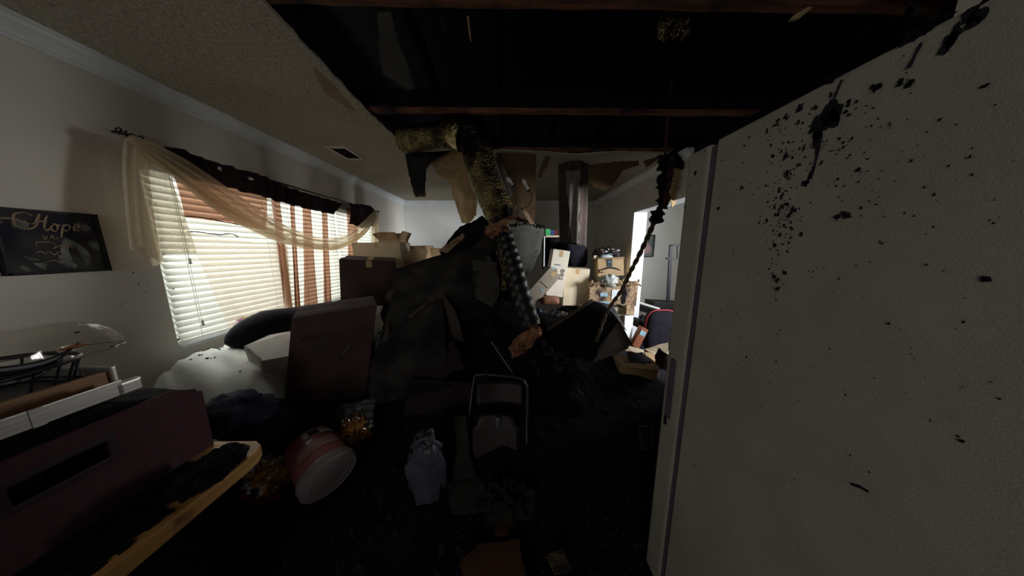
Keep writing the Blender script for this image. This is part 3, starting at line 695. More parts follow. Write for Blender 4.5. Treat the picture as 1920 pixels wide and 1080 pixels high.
# --- left group: bed, white foam box, big maroon box, black cushion
bed = thing('mattress_bed', 'white sheeted mattress pushed under the window blinds', 'bed', (-1.74, 1.75, 0))
def fnb(s_, t_):
    x, y = lerp(-2.12, -1.36, s_), lerp(1.16 + .16 * (1 - s_), 2.45, t_)
    ed = min(s_ * 8, (1 - s_) * 5, t_ * 7, (1 - t_) * 7, 1); ed = max(ed, 0)
    z = .775 - .20 * (1 - ed) ** 2 - .05 * s_
    z += .022 * noise.noise(Vector((x * 3, y * 9 + x * 5, 0))) + .034 * noise.noise(Vector((x * 2.5, y * 20 + x * 9, 2)))
    return Vector((x, y, z))
MB().thick(fnb, 60, 60, .02).build('mattress_top', M_sheet, bed, smooth=True)
MB().grid(lambda s_, t_: Vector((lerp(-2.12, -1.345, s_) , 1.155 + .16 * (1 - s_) + .012 * math.sin(s_ * 30) * t_, lerp(.60, .36, t_) - .02 * s_)), 40, 8).build('sheet_drape', M_sheet, bed, smooth=True)
MB().box((-1.74, 1.85, .30), (.72, 1.1, .58)).build('bed_base', M_navy, bed, bevel=.02)
sp_ = MB()
for _ in range(80):
    s_, t_ = random.uniform(.1, .9), random.uniform(.1, .8); p = fnb(s_, t_) + Vector((0, 0, .013)); r = random.uniform(.002, .0065)
    sp_.blob(p, (r, r * 1.6, r * .6), 6, 4, .4, 3)
o = sp_.build('ash_specks', M_soot, bed); o['kind'] = 'stuff'
ws = MB()
for u, v, r in ((250, 511, .006), (278, 530, .004), (260, 533, .004), (270, 547, .004), (228, 570, .004), (145, 623, .008), (210, 649, .006), (325, 542, .006), (305, 546, .003), (252, 560, .002), (192, 463, .002), (120, 570, .002)):
    splat(ws, PX(u, v, XL + .0005), r, .6, sgn=1)
tag(ws.build('wall_soot_flecks', M_soot), 'scattered soot flecks stuck to the wall below the scarf tail', 'soot', kind='stuff')
# foam box
fo = thing('foam_block', 'white ribbed foam block on the bed beside the tall maroon box', 'foam block', PY(500, 752, 1.45))
fp = [PY(457, 650, 1.46), PY(508, 627, 1.72), PY(549, 620, 1.68), PY(489, 677, 1.36), PY(549, 666, 1.44), PY(498, 756, 1.38), PY(486, 738, 1.44), PY(538, 724, 1.44)]
fp += [PY(560, 640, 1.75), PY(545, 720, 1.65), PY(500, 720, 1.65)]
bm = bmesh.new(); [bm.verts.new(p) for p in fp]; bmesh.ops.convex_hull(bm, input=bm.verts); bm.verts.ensure_lookup_table(); bm.verts.index_update()
hb = MB(); hb.add([v.co.copy() for v in bm.verts], [tuple(v.index for v in f.verts) for f in bm.faces]); bm.free()
hb.build('body', M_foam, fo, bevel=.004)
b = MB()
for i in range(12):
    f_ = (i + .5) / 12; up3 = Vector((0, 0, .004)); b.bar(lerp(fp[0], fp[3], f_) + up3, lerp(fp[1], fp[3], f_) + up3, .006, .004)
b.build('ribs', M_foam, fo)
# black cushion along the window
q = [(422, 644, 1.60), (462, 630, 1.70), (510, 618, 1.85), (575, 606, 2.1), (650, 592, 2.45)]
cp = curve_pts([PY(*p) for p in q], 26)
cs = MB().tube(cp, [.012 + .145 * min(1, i / 12) ** .62 for i in range(27)], 20, jit=.012)
tag(cs.build('long_cushion', M_black, smooth=True), 'long black cushion flecked with ash lying against the blinds', 'cushion')
pt = thing('party_cloth', 'purple and yellow cloth scrap tucked behind the long black cushion', 'cloth', PY(462, 612, 1.9))
MB().thick(lambda s_, t_: PY(lerp(443, 472, s_), lerp(600, 614, t_) - 3 * s_, 1.88) + Vector((0, .02 * math.sin(9 * s_), .006 * math.sin(14 * s_))), 10, 4, .004).build('purple_cloth', M_purple, pt, smooth=True)
MB().thick(lambda s_, t_: PY(lerp(448, 480, s_), lerp(596, 602, t_) - 3 * s_, 1.90) + Vector((0, .02 * math.sin(9 * s_), .006 * math.sin(14 * s_))), 10, 4, .004).build('yellow_trim', M_yellow, pt, smooth=True)
# big dark maroon box with print
A_ = PY(531, 800, 1.36); C_ = PY(548, 599, 1.38); B_ = A_ + PY(706, 573, 1.62) - C_
t, X, w_, h_, e1, e2, e3 = carton('tall dark maroon cardboard box printed LUG, BAG standing by the foam block', A_, B_, C_, .26, M_card_dark, tape=None, sag=.006, skew=True)
lettering('LUG, BAG', .045, mat('faded ink', (.035, .022, .02), None, .8), X(w_ * .34, -.008, h_ * .80), e1, e3, t)
b = MB(); 
for k in range(5): b.thick(lambda s_, t_: X(w_ * (.26 + .16 * s_) + .01 * noise.noise(Vector((s_ * 5, k, 0))), -.0085, h_ * (.69 + .035 * t_ * (1 - .3 * math.sin(9 * s_)))), 8, 2, .001)
b.build('label_patch', mat('worn label', (.13, .12, .13), (.08, .07, .075), .8), t)
MB().tube([X(w_ * .14, -.008, h_ * .55), X(w_ * .19, -.008, h_ * .64), X(w_ * .26, -.008, h_ * .68)], .003, 5).build('scuff_mark', MATS['worn label'], t); MB().tube([X(w_ * .62, -.008, h_ * .56), X(w_ * .70, -.008, h_ * .66)], .004, 5).build('scuff_mark', MATS['worn label'], t)
# boxes behind it against the window end
bx = [('scorched brown box between the black cushion and the fallen boards', (640, 575, 2.3), (742, 572, 2.5), (640, 487, 2.3), .5, M_card_dark),
      ('pale topped box behind the scorched brown box near the far scarf tail', (668, 520, 2.95), (755, 518, 3.0), (668, 456, 2.95), .4, M_card_pale),
      ('brown box standing in the row below the back wall, beside the corner', (752, 520, 3.5), (802, 518, 3.5), (752, 463, 3.5), .4, M_card),
      ('small tan box in the row below the back wall, by the leaning black board', (798, 512, 3.7), (838, 512, 3.7), (798, 466, 3.7), .35, M_card)]
for lab, a, b_, c_, dp, mm in bx: carton(lab, PY(*a), PY(*b_), PY(*c_), dp, mm, group='boxes under the window and back wall')
t, X, w_, h_, e1, e2, e3 = carton('tan box with a peaked flap tilted below the far window corner', PY(716, 490, 3.2), PY(752, 488, 3.2), PY(716, 450, 3.2), .3, M_card, open_=35)
fl = MB().slab([PY(752, 478, 3.1), PY(783, 462, 3.15), PY(803, 470, 3.2), PY(790, 500, 3.1), PY(762, 502, 3.05)], .006)
tag(fl.build('cardboard_sheet', M_card), 'loose tan cardboard sheet propped on the boxes by the back wall', 'cardboard')

# ------------------------------------------------------------------ fallen ceiling boards
def board(name, label, poly, th, m, jag=.008, sub=40, cat='board', extra=None):
    o = MB().slab([PY(*p) for p in poly], th, jag, sub).build(name, m)
    return tag(o, label, cat)
def bentboard(name, label, rows, th, m, nu=24, nv=16, wob=.02, cat='board', rag=.012, seed=0.0):
    """rows of (u,v,Y) from top to bottom, each row read along; a bent sheet with ragged ends"""
    RR = [curve_pts([PY(*p) for p in r], nu) if len(r) > 2 else [lerp(PY(*r[0]), PY(*r[1]), i / nu) for i in range(nu + 1)] for r in rows]
    cols = [curve_pts([r[i] for r in RR], nv) if len(RR) > 2 else [lerp(RR[0][i], RR[1][i], j / nv) for j in range(nv + 1)] for i in range(nu + 1)]
    def fn(s_, t_):
        i, j = round(s_ * nu), round(t_ * nv); p = Vector(cols[i][j])
        p += Vector((0, wob * noise.noise(p * 3.5 + Vector((seed, 0, 0))), 0))
        if i in (0, nu) or j == nv: p += Vector((rag * noise.noise(p * 31), 0, rag * noise.noise(p * 37 + Vector((3, 0, 0)))))
        return p
    o = MB().thick(fn, nu, nv, th).build(name, m)
    return tag(o, label, cat)
bentboard('fallen_board', 'large black sooty board slumped in front of the heap', [[(744, 505, 2.5), (830, 478, 2.6), (905, 470, 2.6), (925, 500, 2.5)], [(730, 560, 2.15), (800, 545, 2.2), (880, 520, 2.25), (936, 530, 2.35)], [(722, 610, 1.95), (770, 590, 2.0), (870, 600, 2.0), (930, 585, 2.1)]], .014, M_soot_board, seed=1)
bentboard('fallen_board', 'greyed board edge leaning beside the ribbed duct', [[(886, 488, 2.25), (930, 492, 2.28)], [(890, 540, 2.15), (936, 545, 2.2)], [(897, 590, 2.1), (920, 580, 2.12)]], .014, mat('dusty gypsum face', (.085, .078, .062), (.05, .046, .04), .95, 6, .3, 40, soot=.3, sscale=6), seed=2)
board('fallen_board', 'jagged black board peaking above the heap below the back wall', [(824, 472, 2.85), (862, 425, 2.9), (888, 414, 2.9), (905, 404, 2.9), (916, 415, 2.85), (922, 470, 2.8), (915, 545, 2.75), (850, 540, 2.75)], .014, M_char)
board('fallen_board', 'grey board triangle leaning beside the foil duct', [(872, 474, 2.7), (912, 440, 2.75), (925, 445, 2.7), (926, 545, 2.6), (885, 545, 2.6)], .014, M_soot_board)
board('fallen_board', 'tan edged board strip under the jagged black board', [(822, 470, 2.83), (868, 436, 2.86), (872, 446, 2.86), (838, 474, 2.82)], .012, M_card_burnt)
bentboard('fallen_board', 'grey gypsum board with a burnt top edge behind the ribbed duct', [[(955, 424, 2.95), (985, 416, 2.95), (1021, 428, 2.95)], [(958, 470, 2.9), (985, 470, 2.9), (1010, 478, 2.9)], [(958, 522, 2.8), (975, 522, 2.8), (990, 515, 2.8)]], .014, M_grey_board, seed=3)
b = MB()
for k in range(26):
    p = PY(955 + 66 * k / 25 + random.uniform(-2, 2), 421 + 6 * abs(k - 11) / 14 + random.uniform(-3, 2), 2.94); b.blob(p, (.014, .012, .018), 7, 5, .6, 3, seed=k)
o = b.build('charred_edge', M_char, bpy.data.objects['fallen_board.005']); o['kind'] = 'stuff'
bentboard('fallen_board', 'pale split board strip standing in the black heap', [[(818, 548, 1.98), (832, 552, 1.98)], [(838, 590, 1.9), (856, 592, 1.9)], [(842, 640, 1.85), (870, 640, 1.85)]], .010, mat('dim paper', (.07, .055, .045), (.045, .036, .03), .95, 6), seed=4)
bentboard('fallen_board', 'black folded board lower in the heap under the large sooty board', [[(722, 605, 1.85), (830, 560, 1.95)], [(700, 680, 1.6), (835, 640, 1.7)], [(690, 760, 1.5), (840, 730, 1.55)]], .014, M_soot_board, seed=5, rag=.03)
bentboard('paper_strip', 'pale torn paper edge curling down between maroon box and black board', [[(728, 545, 1.9), (737, 545, 1.9)], [(714, 590, 1.78), (726, 592, 1.78)], [(722, 620, 1.74), (730, 622, 1.74)], [(704, 660, 1.66), (716, 664, 1.66)]], .006, MATS['dim paper'], wob=.01, cat='paper')
board('cardboard_sheet', 'maroon dark cardboard sheet slanting through the heap front', [(765, 640, 1.75), (850, 640, 1.75), (872, 690, 1.6), (780, 720, 1.55), (745, 690, 1.6)], .006, M_deep, cat='cardboard')
board('wood_stick', 'thin wood stick slanting across the printed maroon box end', [(697, 578, 1.7), (700, 580, 1.7), (678, 612, 1.62), (674, 610, 1.62)], .008, M_card_burnt, cat='stick', jag=.001)
board('wood_stick', 'wood stick slanting across the face of the black board', [(812, 556, 1.9), (816, 560, 1.9), (768, 598, 1.8), (764, 594, 1.8)], .008, M_wool, cat='stick', jag=.001)
board('fallen_board', 'black board standing behind the top of the ribbed duct', [(902, 446, 2.78), (930, 432, 2.8), (958, 440, 2.8), (972, 500, 2.75), (985, 570, 2.7), (900, 570, 2.7)], .014, M_char)
# hanging scorched pieces round the far edge of the hole
bentboard('hanging_board', 'black board tongue hanging from the corner of the ceiling hole', [[(757, 272, 2.6), (800, 278, 2.6), (846, 284, 2.6)], [(764, 310, 2.62), (785, 310, 2.62), (804, 308, 2.62)], [(772, 345, 2.64), (784, 345, 2.64), (798, 340, 2.64)], [(776, 364, 2.64), (786, 366, 2.64), (797, 362, 2.64)]], .014, M_soot_board, seed=6, rag=.01, wob=.01)
board('hanging_board', 'broken brown tip below the black hanging board tongue', [(776, 361, 2.63), (798, 358, 2.63), (797, 369, 2.63), (786, 368, 2.63), (779, 370, 2.63)], .012, M_brown_paper, sub=15, jag=.004)
bentboard('hanging_paper', 'scorched tan ceiling paper drooping beside the foil duct', [[(806, 300, 2.63), (840, 283, 2.63), (880, 284, 2.63)], [(822, 328, 2.9), (845, 320, 2.9), (882, 318, 2.9)], [(841, 338, 3.1), (860, 338, 3.1), (882, 335, 3.1)], [(850, 370, 3.1), (868, 372, 3.12), (894, 370, 3.1)], [(866, 418, 3.05), (880, 418, 3.05), (893, 402, 3.05)]], .010, M_paper, seed=7, nv=30)
bentboard('hanging_paper', 'brown ceiling paper drooping behind the two bare bulbs', [[(930, 287, 2.64), (970, 288, 2.64), (1006, 291, 2.64)], [(945, 330, 2.85), (975, 335, 2.85), (1004, 335, 2.85)], [(960, 385, 2.95), (980, 390, 2.95), (1004, 380, 2.95)], [(966, 420, 2.95), (985, 418, 2.95), (1003, 416, 2.95)]], .010, M_brown_paper, seed=8, nv=30)
board('hanging_board', 'pale board sliver beside the falling duct under the ceiling', [(928, 296, 2.7), (938, 292, 2.7), (952, 330, 2.8), (962, 372, 2.8), (954, 366, 2.8)], .012, M_grey_board)
board('hanging_paper', 'curled dark paper peeling at the ceiling edge beside the bulbs', [(1024, 292, 2.66), (1033, 294, 2.66), (1016, 332, 2.7), (1006, 334, 2.7), (1014, 312, 2.68)], .006, M_brown_paper, cat='paper')
# rolled sheet that hangs like a column
ht = thing('hanging_roll', 'brown sheet of board paper hanging like a half column', 'paper', PY(1074, 455, 3.0))
p0, p1 = PY(1047, 308, 3.0), PY(1103, 306, 3.0); q0, q1 = PY(1050, 455, 3.0), PY(1099, 462, 3.0)
def fnr(s_, t_):
    a = lerp(p0, q0, t_); c_ = lerp(p1, q1, t_); p = lerp(a, c_, s_)
    return p + Vector((0, -.13 * math.sin(math.pi * s_) ** .8 + .012 * math.sin(s_ * 17 + t_ * 2), .02 * noise.noise(p * 9) if t_ > .97 else 0))
MB().thick(fnr, 40, 30, .008).build('sheet', mat('dark scorched sheet', (.060, .040, .028), (.035, .024, .020), .9, 5), ht, smooth=True)
def fnr2(s_, t_):
    a0 = .16 + .16 * t_ + .05 * noise.noise(Vector((t_ * 6, 0, 0))) + .02 * noise.noise(Vector((t_ * 23, 0, 2))); a1 = .62 - .06 * t_ + .10 * noise.noise(Vector((t_ * 7, 4, 0))) + .03 * noise.noise(Vector((t_ * 29, 0, 5)))
    return fnr(lerp(a0, a1, s_), .12 + .86 * t_) + Vector((0, -.007, 0))
MB().thick(fnr2, 12, 60, .002).build('highlight_strip', mat('grey highlight', (.20, .185, .16), (.12, .105, .09), .95, 9, stretch=(3, 3, .6)), ht, smooth=True)  # soft highlight down the rolled sheet, put in as a paler grey strip
board('hanging_paper', 'wide dark brown paper tongue hanging beyond the half column', [(1103, 309, 2.7), (1150, 303, 2.7), (1197, 301, 2.7), (1199, 310, 2.72), (1168, 320, 2.75), (1156, 338, 2.78), (1145, 352, 2.8), (1130, 357, 2.8), (1112, 350, 2.78), (1104, 336, 2.75)], .008, M_brown_paper, cat='paper', jag=.005)
board('hanging_paper', 'short brown paper scrap beside the charred hanging strip', [(1206, 303, 2.68), (1246, 288, 2.68), (1232, 300, 2.7), (1212, 314, 2.72)], .008, M_brown_paper, cat='paper')
board('hanging_paper', 'black scrap hanging beside the refrigerator top edge', [(1254, 286, 2.62), (1294, 262, 2.62), (1292, 322, 2.62), (1268, 312, 2.62)], .008, M_char, cat='paper')
board('hanging_paper', 'tan scrap hanging over the doorway head', [(1256, 284, 2.64), (1286, 276, 2.64), (1284, 316, 2.66), (1278, 358, 2.68), (1268, 380, 2.7), (1260, 390, 2.7), (1257, 360, 2.68)], .008, M_paper, cat='paper')
board('hanging_board', 'long grey-green board strip dangling from the nearest joist', [(709, 12, 1.22), (733, 22, 1.22), (748, 83, 1.32), (768, 135, 1.38), (777, 168, 1.42), (764, 170, 1.42), (740, 152, 1.38), (718, 139, 1.36), (709, 83, 1.3)], .012, mat('dim grey board', (.055, .05, .042), (.035, .033, .028), .95, 6, soot=.2), jag=.004)
board('wood_splinter', 'thin pale splinter hanging from the nearest joist', [(876, 30, 1.2), (879, 30, 1.2), (884, 78, 1.22), (880, 62, 1.21)], .008, M_card_burnt, cat='stick', jag=.001)
board('wood_splinter', 'thick tan splinter poking down above the refrigerator', [(1482, 37, 1.16), (1490, 27, 1.16), (1518, 11, 1.16), (1530, 8, 1.16), (1500, 34, 1.16)], .012, M_card, cat='stick', jag=.002)
tag(MB().tube([PY(822, 20, 1.25), PY(845, 80, 1.5), PY(878, 140, 1.7)], .006, 6).build('attic_cable', M_black_plastic), 'thin dark cable slung across the attic opening', 'cable')
fb = MB().thick(lambda s_, t_: PY(lerp(1238, 1296, s_) - 6 * t_, lerp(18, 74, t_) - 8 * s_, 1.25) + Vector((0, .05 * noise.noise(Vector((s_ * 5, t_ * 5, 1))), .02 * noise.noise(Vector((s_ * 7, t_ * 7, 4))))), 18, 14, .003)
tag(fb.build('foil_scrap', M_foil), 'crumpled foil scrap caught in the attic framing over the refrigerator', 'foil')
# bare patch beside the hole
pk = MB().slab([PZ(u, v, H - .002) for u, v in ((588, 128), (604, 138), (628, 162), (655, 193), (668, 212), (640, 194), (612, 176), (596, 154))], .003, .006, 20)
tag(pk.build('peeled_patch', mat('bare tan gypsum', (.30, .22, .14), (.24, .17, .11), .95, 9)), 'bare brown patch in the popcorn ceiling along the hole edge', 'paper')

# ------------------------------------------------------------------ ducts
fd_ = thing('foil_duct', 'fallen foil wrapped flexible duct bending down out of the ceiling hole', 'duct', PY(945, 412, 2.25))
def wrinkled(pts, r, n, k, amp, seed):
    q = curve_pts(pts, k); mb = MB().tube(q, r, n, cap=False)
    for i, p in enumerate(mb.v):
        c_ = q[i // n]; d_ = (p - c_).normalized(); ph = i // n
        mb.v[i] = p + d_ * (amp * .45 * noise.noise(Vector((p.x * 9, p.y * 9, ph * .9 + seed))) + amp * .4 * noise.noise(p * 34 + Vector((seed, 0, 0))) + amp * .40 * math.sin(ph * 2.6 + 5 * noise.noise(d_ * 1.5 + Vector((ph * .05, seed, 0)))) * (.4 + noise.noise(Vector((ph * .3, d_.x * 2, d_.y * 2)))))
    return mb, q
mb, q = wrinkled([PY(752, 262, 2.42), PY(800, 258, 2.4), PY(845, 254, 2.36), PY(872, 252, 2.32)], .115, 32, 90, .008, 1); mb.build('horizontal_run', M_foil, fd_, smooth=True)
mb, q = wrinkled([PY(866, 240, 2.36), PY(884, 246, 2.3), PY(893, 275, 2.28), PY(907, 330, 2.27), PY(926, 375, 2.26), PY(944, 414, 2.25)], .135, 36, 150, .010, 5); mb.build('falling_run', M_foil, fd_, smooth=True)
mb, q = wrinkled([PY(848, 240, 2.34), PY(858, 248, 2.3), PY(872, 256, 2.28)], .128, 24, 14, .012, 9); mb.build('elbow_band', mat('bright crumpled foil', (.55, .45, .22), (.25, .2, .1), .25, 14, .9, 30, metallic=.95, soot=.12, sscale=10), fd_, smooth=True)
for k, (u, v, y, r) in enumerate(((938, 418, 2.2, .075), (926, 432, 2.17, .07), (957, 404, 2.2, .05), (945, 436, 2.2, .06))):
    MB().blob(PY(u, v, y), (r, r * .7, r * .8), 20, 14, .5, 3.5, seed=k, fine=.35).build('torn_insulation', M_insul, fd_)
rd = thing('ribbed_duct', 'black ribbed inner duct hanging below the torn foil sleeve', 'duct', PY(1000, 612, 2.0))
q = curve_pts([PY(940, 432, 2.25), PY(952, 470, 2.2), PY(964, 510, 2.15), PY(978, 560, 2.08), (PY(996, 612, 2.0))], 150)
mb = MB().tube(q, .091, 40, cap=False)
for n_, p in enumerate(mb.v):
    i = n_ // 40; c_ = q[i]; t_ = (q[min(i + 1, 150)] - q[max(i - 1, 0)]).normalized(); x_ = t_.cross(Vector((0, 1, 0))).normalized(); y_ = t_.cross(x_); d_ = (p - c_)
    a = math.atan2(d_.dot(y_), d_.dot(x_)); mb.v[n_] = c_ + d_.normalized() * (.0895 + .0035 * math.cos(2 * math.pi * i / 13.0 - a))
mb.build('liner', M_duct, rd, smooth=True)
t_ax = [(q[min(i + 1, 150)] - q[max(i - 1, 0)]).normalized() for i in range(151)]
hx = []
for i in range(150 * 8):
    k = i // 8; f = (i % 8) / 8; c_ = lerp(q[k], q[k + 1], f); t_ = t_ax[k]; x_ = t_.cross(Vector((0, 1, 0))).normalized(); y_ = t_.cross(x_)
    a = 2 * math.pi * (k + f) / 13.0; hx.append(c_ + (x_ * math.cos(a) + y_ * math.sin(a)) * .097)
MB().tube(hx, .0040, 5).build('wire_coil', mat('sooty wire', (.022, .022, .022), (.014, .014, .014), .5, 20), rd, smooth=True)
for k, (u, v, y, sx, sz) in enumerate(((985, 640, 1.95, .10, .07), (968, 655, 1.9, .06, .05), (1004, 622, 1.95, .05, .05))):
    MB().blob(PY(u, v, y), (sx, .06, sz), 22, 14, .5, 3, seed=k + 5, fine=.35, rot=Matrix.Rotation(R(-35), 3, 'Y')).build('torn_insulation', M_insul, rd)
# foil flakes along the inner duct's upper edge
sl = MB().thick(lambda s_, t_: PY(lerp(926, 944, t_) + 9 * s_ - 3 * math.sin(8 * t_), lerp(442, 545, t_), 2.06) + Vector((0, .015 * noise.noise(Vector((s_ * 4, t_ * 18, 0))), 0)), 5, 30, .002)
sl.build('foil_shred', M_foil, rd)
# charred strands below the duct
cst = thing('charred_strands', 'charred insulation and wire strands trailing below the ribbed duct', 'debris', PY(1060, 850, 1.7)); cst['kind'] = 'stuff'
b = MB()
for _ in range(150):
    t0 = random.random(); p = PY(lerp(1005, 1085, t0) + random.gauss(0, 9), lerp(650, 740, t0) + random.gauss(0, 8), lerp(1.95, 1.72, t0))
    d_ = Vector((random.uniform(-.02, .09), random.uniform(-.05, .05), -random.uniform(.1, .26))); pts = [p + d_ * s_ + Vector((.02 * noise.noise(p * 9 + Vector((s_ * 3, 0, 0))), 0, .012 * math.sin(s_ * 5))) for s_ in (0, .25, .5, .75, 1)]
    b.tube(pts, random.choice((.0015, .0022, .004)), 4)
o = b.build('strands', mat('sooty strands', (.085, .075, .055), (.02, .018, .016), .6, 30), cst); o['kind'] = 'stuff'
b = MB()
for k, (u, v, y, r) in enumerate(((1012, 660, 1.9, .09), (1030, 690, 1.85, .09), (1040, 730, 1.8, .085), (1055, 765, 1.75, .085), (1062, 715, 1.8, .08), (1080, 770, 1.72, .07))):
    b.blob(PY(u, v, y), (r * .8, r, r * 1.2), 18, 12, .5, 3, seed=k, fine=.3)
b.build('charred_core', M_char, cst)
ti = thing('insulation_batt', 'tan glass wool lump resting under the charred strands', 'insulation', PY(1062, 862, 1.55))
MB().blob(PY(1062, 826, 1.6), (.13, .10, .15), 26, 18, .35, 3, seed=11, fine=.2).build('wool', M_wool, ti)

# bulbs of the fallen light fitting
lf = thing('light_fitting', 'fallen light fitting with two bare candle bulbs on wire arms', 'lamp', PY(975, 400, 2.55))
for (b0, b1, arm) in (((950, 332, 2.6), (962, 347, 2.6), [(962, 349, 2.6), (966, 365, 2.6), (968, 385, 2.58), (955, 398, 2.55)]), ((980, 336, 2.55), (991, 356, 2.55), [(992, 358, 2.55), (997, 370, 2.55), (990, 386, 2.55), (975, 392, 2.55)])):
    a, c_ = PY(*b0), PY(*b1); ax = (c_ - a).normalized(); L_ = (c_ - a).length
    s_ = MB().tube([c_ - ax * L_ * .45, c_], .012, 10).build('bulb_socket', M_bulb, lf)
    MB().lathe([(.001, 0), (.012, .006), (.020, .022), (.021, .036), (.016, .055), (.010, .07)], a, ax, 14).build('bulb', M_bulb, s_, smooth=True)
    MB().lathe([(.001, 0), (.022, .002), (.026, .012), (.022, .014), (.001, .012)], c_, ax, 12).build('cup', M_iron, lf)
    MB().tube(curve_pts([PY(*p) for p in arm], 16), .004, 6).build('wire_arm', M_chrome, lf)
MB().tube(curve_pts([PY(952, 392, 2.55), PY(965, 400, 2.5), PY(980, 410, 2.5)], 10), .008, 6).build('stem', M_card_pale, lf)
board('wood_stick', 'broken wood batten leaning behind the bulbs', [(975, 388, 2.8), (980, 384, 2.8), (1006, 425, 2.97), (1000, 430, 2.97)], .012, M_card_burnt, cat='stick', jag=.001)
board('fallen_board', 'small pale board scrap below the bulbs', [(962, 398, 2.6), (976, 384, 2.6), (982, 388, 2.6), (972, 404, 2.6)], .010, M_card_pale)

# ------------------------------------------------------------------ shelf and black things at the back
su = thing('shelf_unit', 'small shelf with a pale board and white post behind the grey gypsum board', 'shelf', PY(1033, 520, 3.8))
sc_ = PY(1033, 444, 3.8)
MB().box((sc_.x, sc_.y, sc_.z), (.20, .28, .022)).build('shelf_board', M_card_pale, su)
a = PY(1021, 443, 3.65); MB().bar(a, PY(1020, 500, 3.65), .014, .014).build('post', M_white, su)
MB().box((sc_.x, sc_.y + .13, sc_.z - .35), (.22, .02, .7)).build('back_panel', M_char, su)
zz = sc_.z + .012
for k, (dx, w_, h_, mm, lab) in enumerate(((-.06, .07, .10, M_green, 'green carton standing on the small shelf'), (.005, .05, .085, M_blue, 'blue carton in the middle of the small shelf'), (.06, .05, .085, M_red, 'dark red carton at the end of the small shelf'))):
    b = MB().box((sc_.x + dx, sc_.y - .03, zz + h_ / 2), (w_, .10, h_)); tag(b.build('small_carton', mm, bevel=.003), lab, 'box', 'cartons on the small shelf')
tag(MB().blob(PY(1078, 478, 3.75), (.19, .14, .22), 24, 16, .2, 2, sq=.7, seed=3).build('black_bag', M_black, smooth=True), 'black bag slumped below the hanging half column', 'bag')
tag(MB().blob(PY(1048, 466, 3.95), (.22, .14, .18), 24, 16, .2, 2, sq=.7, seed=4).build('black_bag', M_black, smooth=True), 'black bag slumped behind the tall pale carton', 'bag')

# ------------------------------------------------------------------ boxes by the doorway
t, X, w_, h_, e1, e2, e3 = carton('tall narrow pale carton with care symbols standing upright', PY(1024, 553, 3.15), PY(1054, 557, 3.15), PY(1032, 467, 3.15), .22, M_card_white)
b = MB()
for (cx, cz) in ((.30, .56), (.75, .57), (.75, .48)):
    ring = [X(w_ * cx + .024 * math.cos(a * .524), -.009, h_ * cz + .024 * math.sin(a * .524)) for a in range(13)]; b.tube(ring, .0025, 4, cap=False)
    b.tube([X(w_ * cx, -.009, h_ * cz - .012), X(w_ * cx, -.009, h_ * cz + .014)], .003, 4)
b.build('care_symbols', M_ink, t)
b = MB()
for i in range(5):
    x0 = w_ * (.2 + .14 * i)
    for (xa, za, xb, zb_) in ((0, .41, .018, .41), (.009, .385, .009, .42), (0, .395, .02, .39), (.002, .385, .016, .385)): b.bar(X(x0 + xa, -.009, h_ * za), X(x0 + xb, -.009, h_ * zb_ + .001), .002, .004)
b.build('printed_marks', M_ink, t)
MB().thick(lambda s_, t_: X(w_ * (.22 + .35 * s_), -.009, h_ * (.68 + .02 * t_)), 1, 1, .001).build('blue_mark', M_ink_blue, t)
MB().thick(lambda s_, t_: X(w_ * (.04 + .28 * s_), -.009, h_ * (.56 + .07 * t_)), 1, 1, .001).build('blue_label', mat('pale blue label', (.30, .45, .50), (.2, .3, .36), .7, 30), t)
t, X, w_, h_, e1, e2, e3 = carton('pale carton tilted over against the tall narrow carton', PY(983, 556, 2.95), PY(1002, 573, 2.95), PY(1022, 492, 3.0), .30, mat('greyed cardboard', (.30, .25, .19), (.25, .21, .16), .85, 6, .1, 60, soot=.08))
# this one is long: print on the face
MB().thick(lambda s_, t_: X(w_ * (.5 + .3 * s_), -.009, h_ * (.40 + .04 * t_)), 1, 1, .001).build('blue_label', MATS['pale blue label'], t)
b = MB()
for i in range(6): b.bar(X(w_ * (.12 + .13 * i), -.009, h_ * .56), X(w_ * (.17 + .13 * i), -.009, h_ * .56), .004, .012)
b.build('printed_marks', M_ink, t)
carton('square pale carton with tape standing beside the tall narrow carton', PY(1055, 572, 3.3), PY(1099, 574, 3.3), PY(1058, 503, 3.3), .34, M_card_pale)
tag(MB().blob(PY(1030, 563, 3.0), (.12, .09, .05), 20, 12, .2, 2, sq=.6, seed=8).build('leather_pouch', mat('russet leather', (.30, .13, .07), (.2, .08, .05), .6, 9), smooth=True), 'russet pouch under the tall narrow carton', 'pouch')
tag(MB().blob(PY(1006, 586, 2.6), (.06, .06, .06), 18, 12, .3, 3, seed=9).build('blue_bag', M_blue, smooth=True), 'blue plastic bag scrap beside the end of the ribbed duct', 'bag')
def crumple(c_, rad, seed, fine=.25): return MB().blob(c_, rad, 30, 20, .35, 2.6, seed=seed, fine=fine)
tag(crumple(PY(1040, 598, 2.6), (.17, .12, .09), 12).build('clear_plastic_bag', mat('smoky clear plastic', (.16, .17, .18), (.05, .055, .06), .22, 12, .5, 25, spec=.6)), 'crumpled smoky plastic bag behind the overturned dark carton', 'bag')
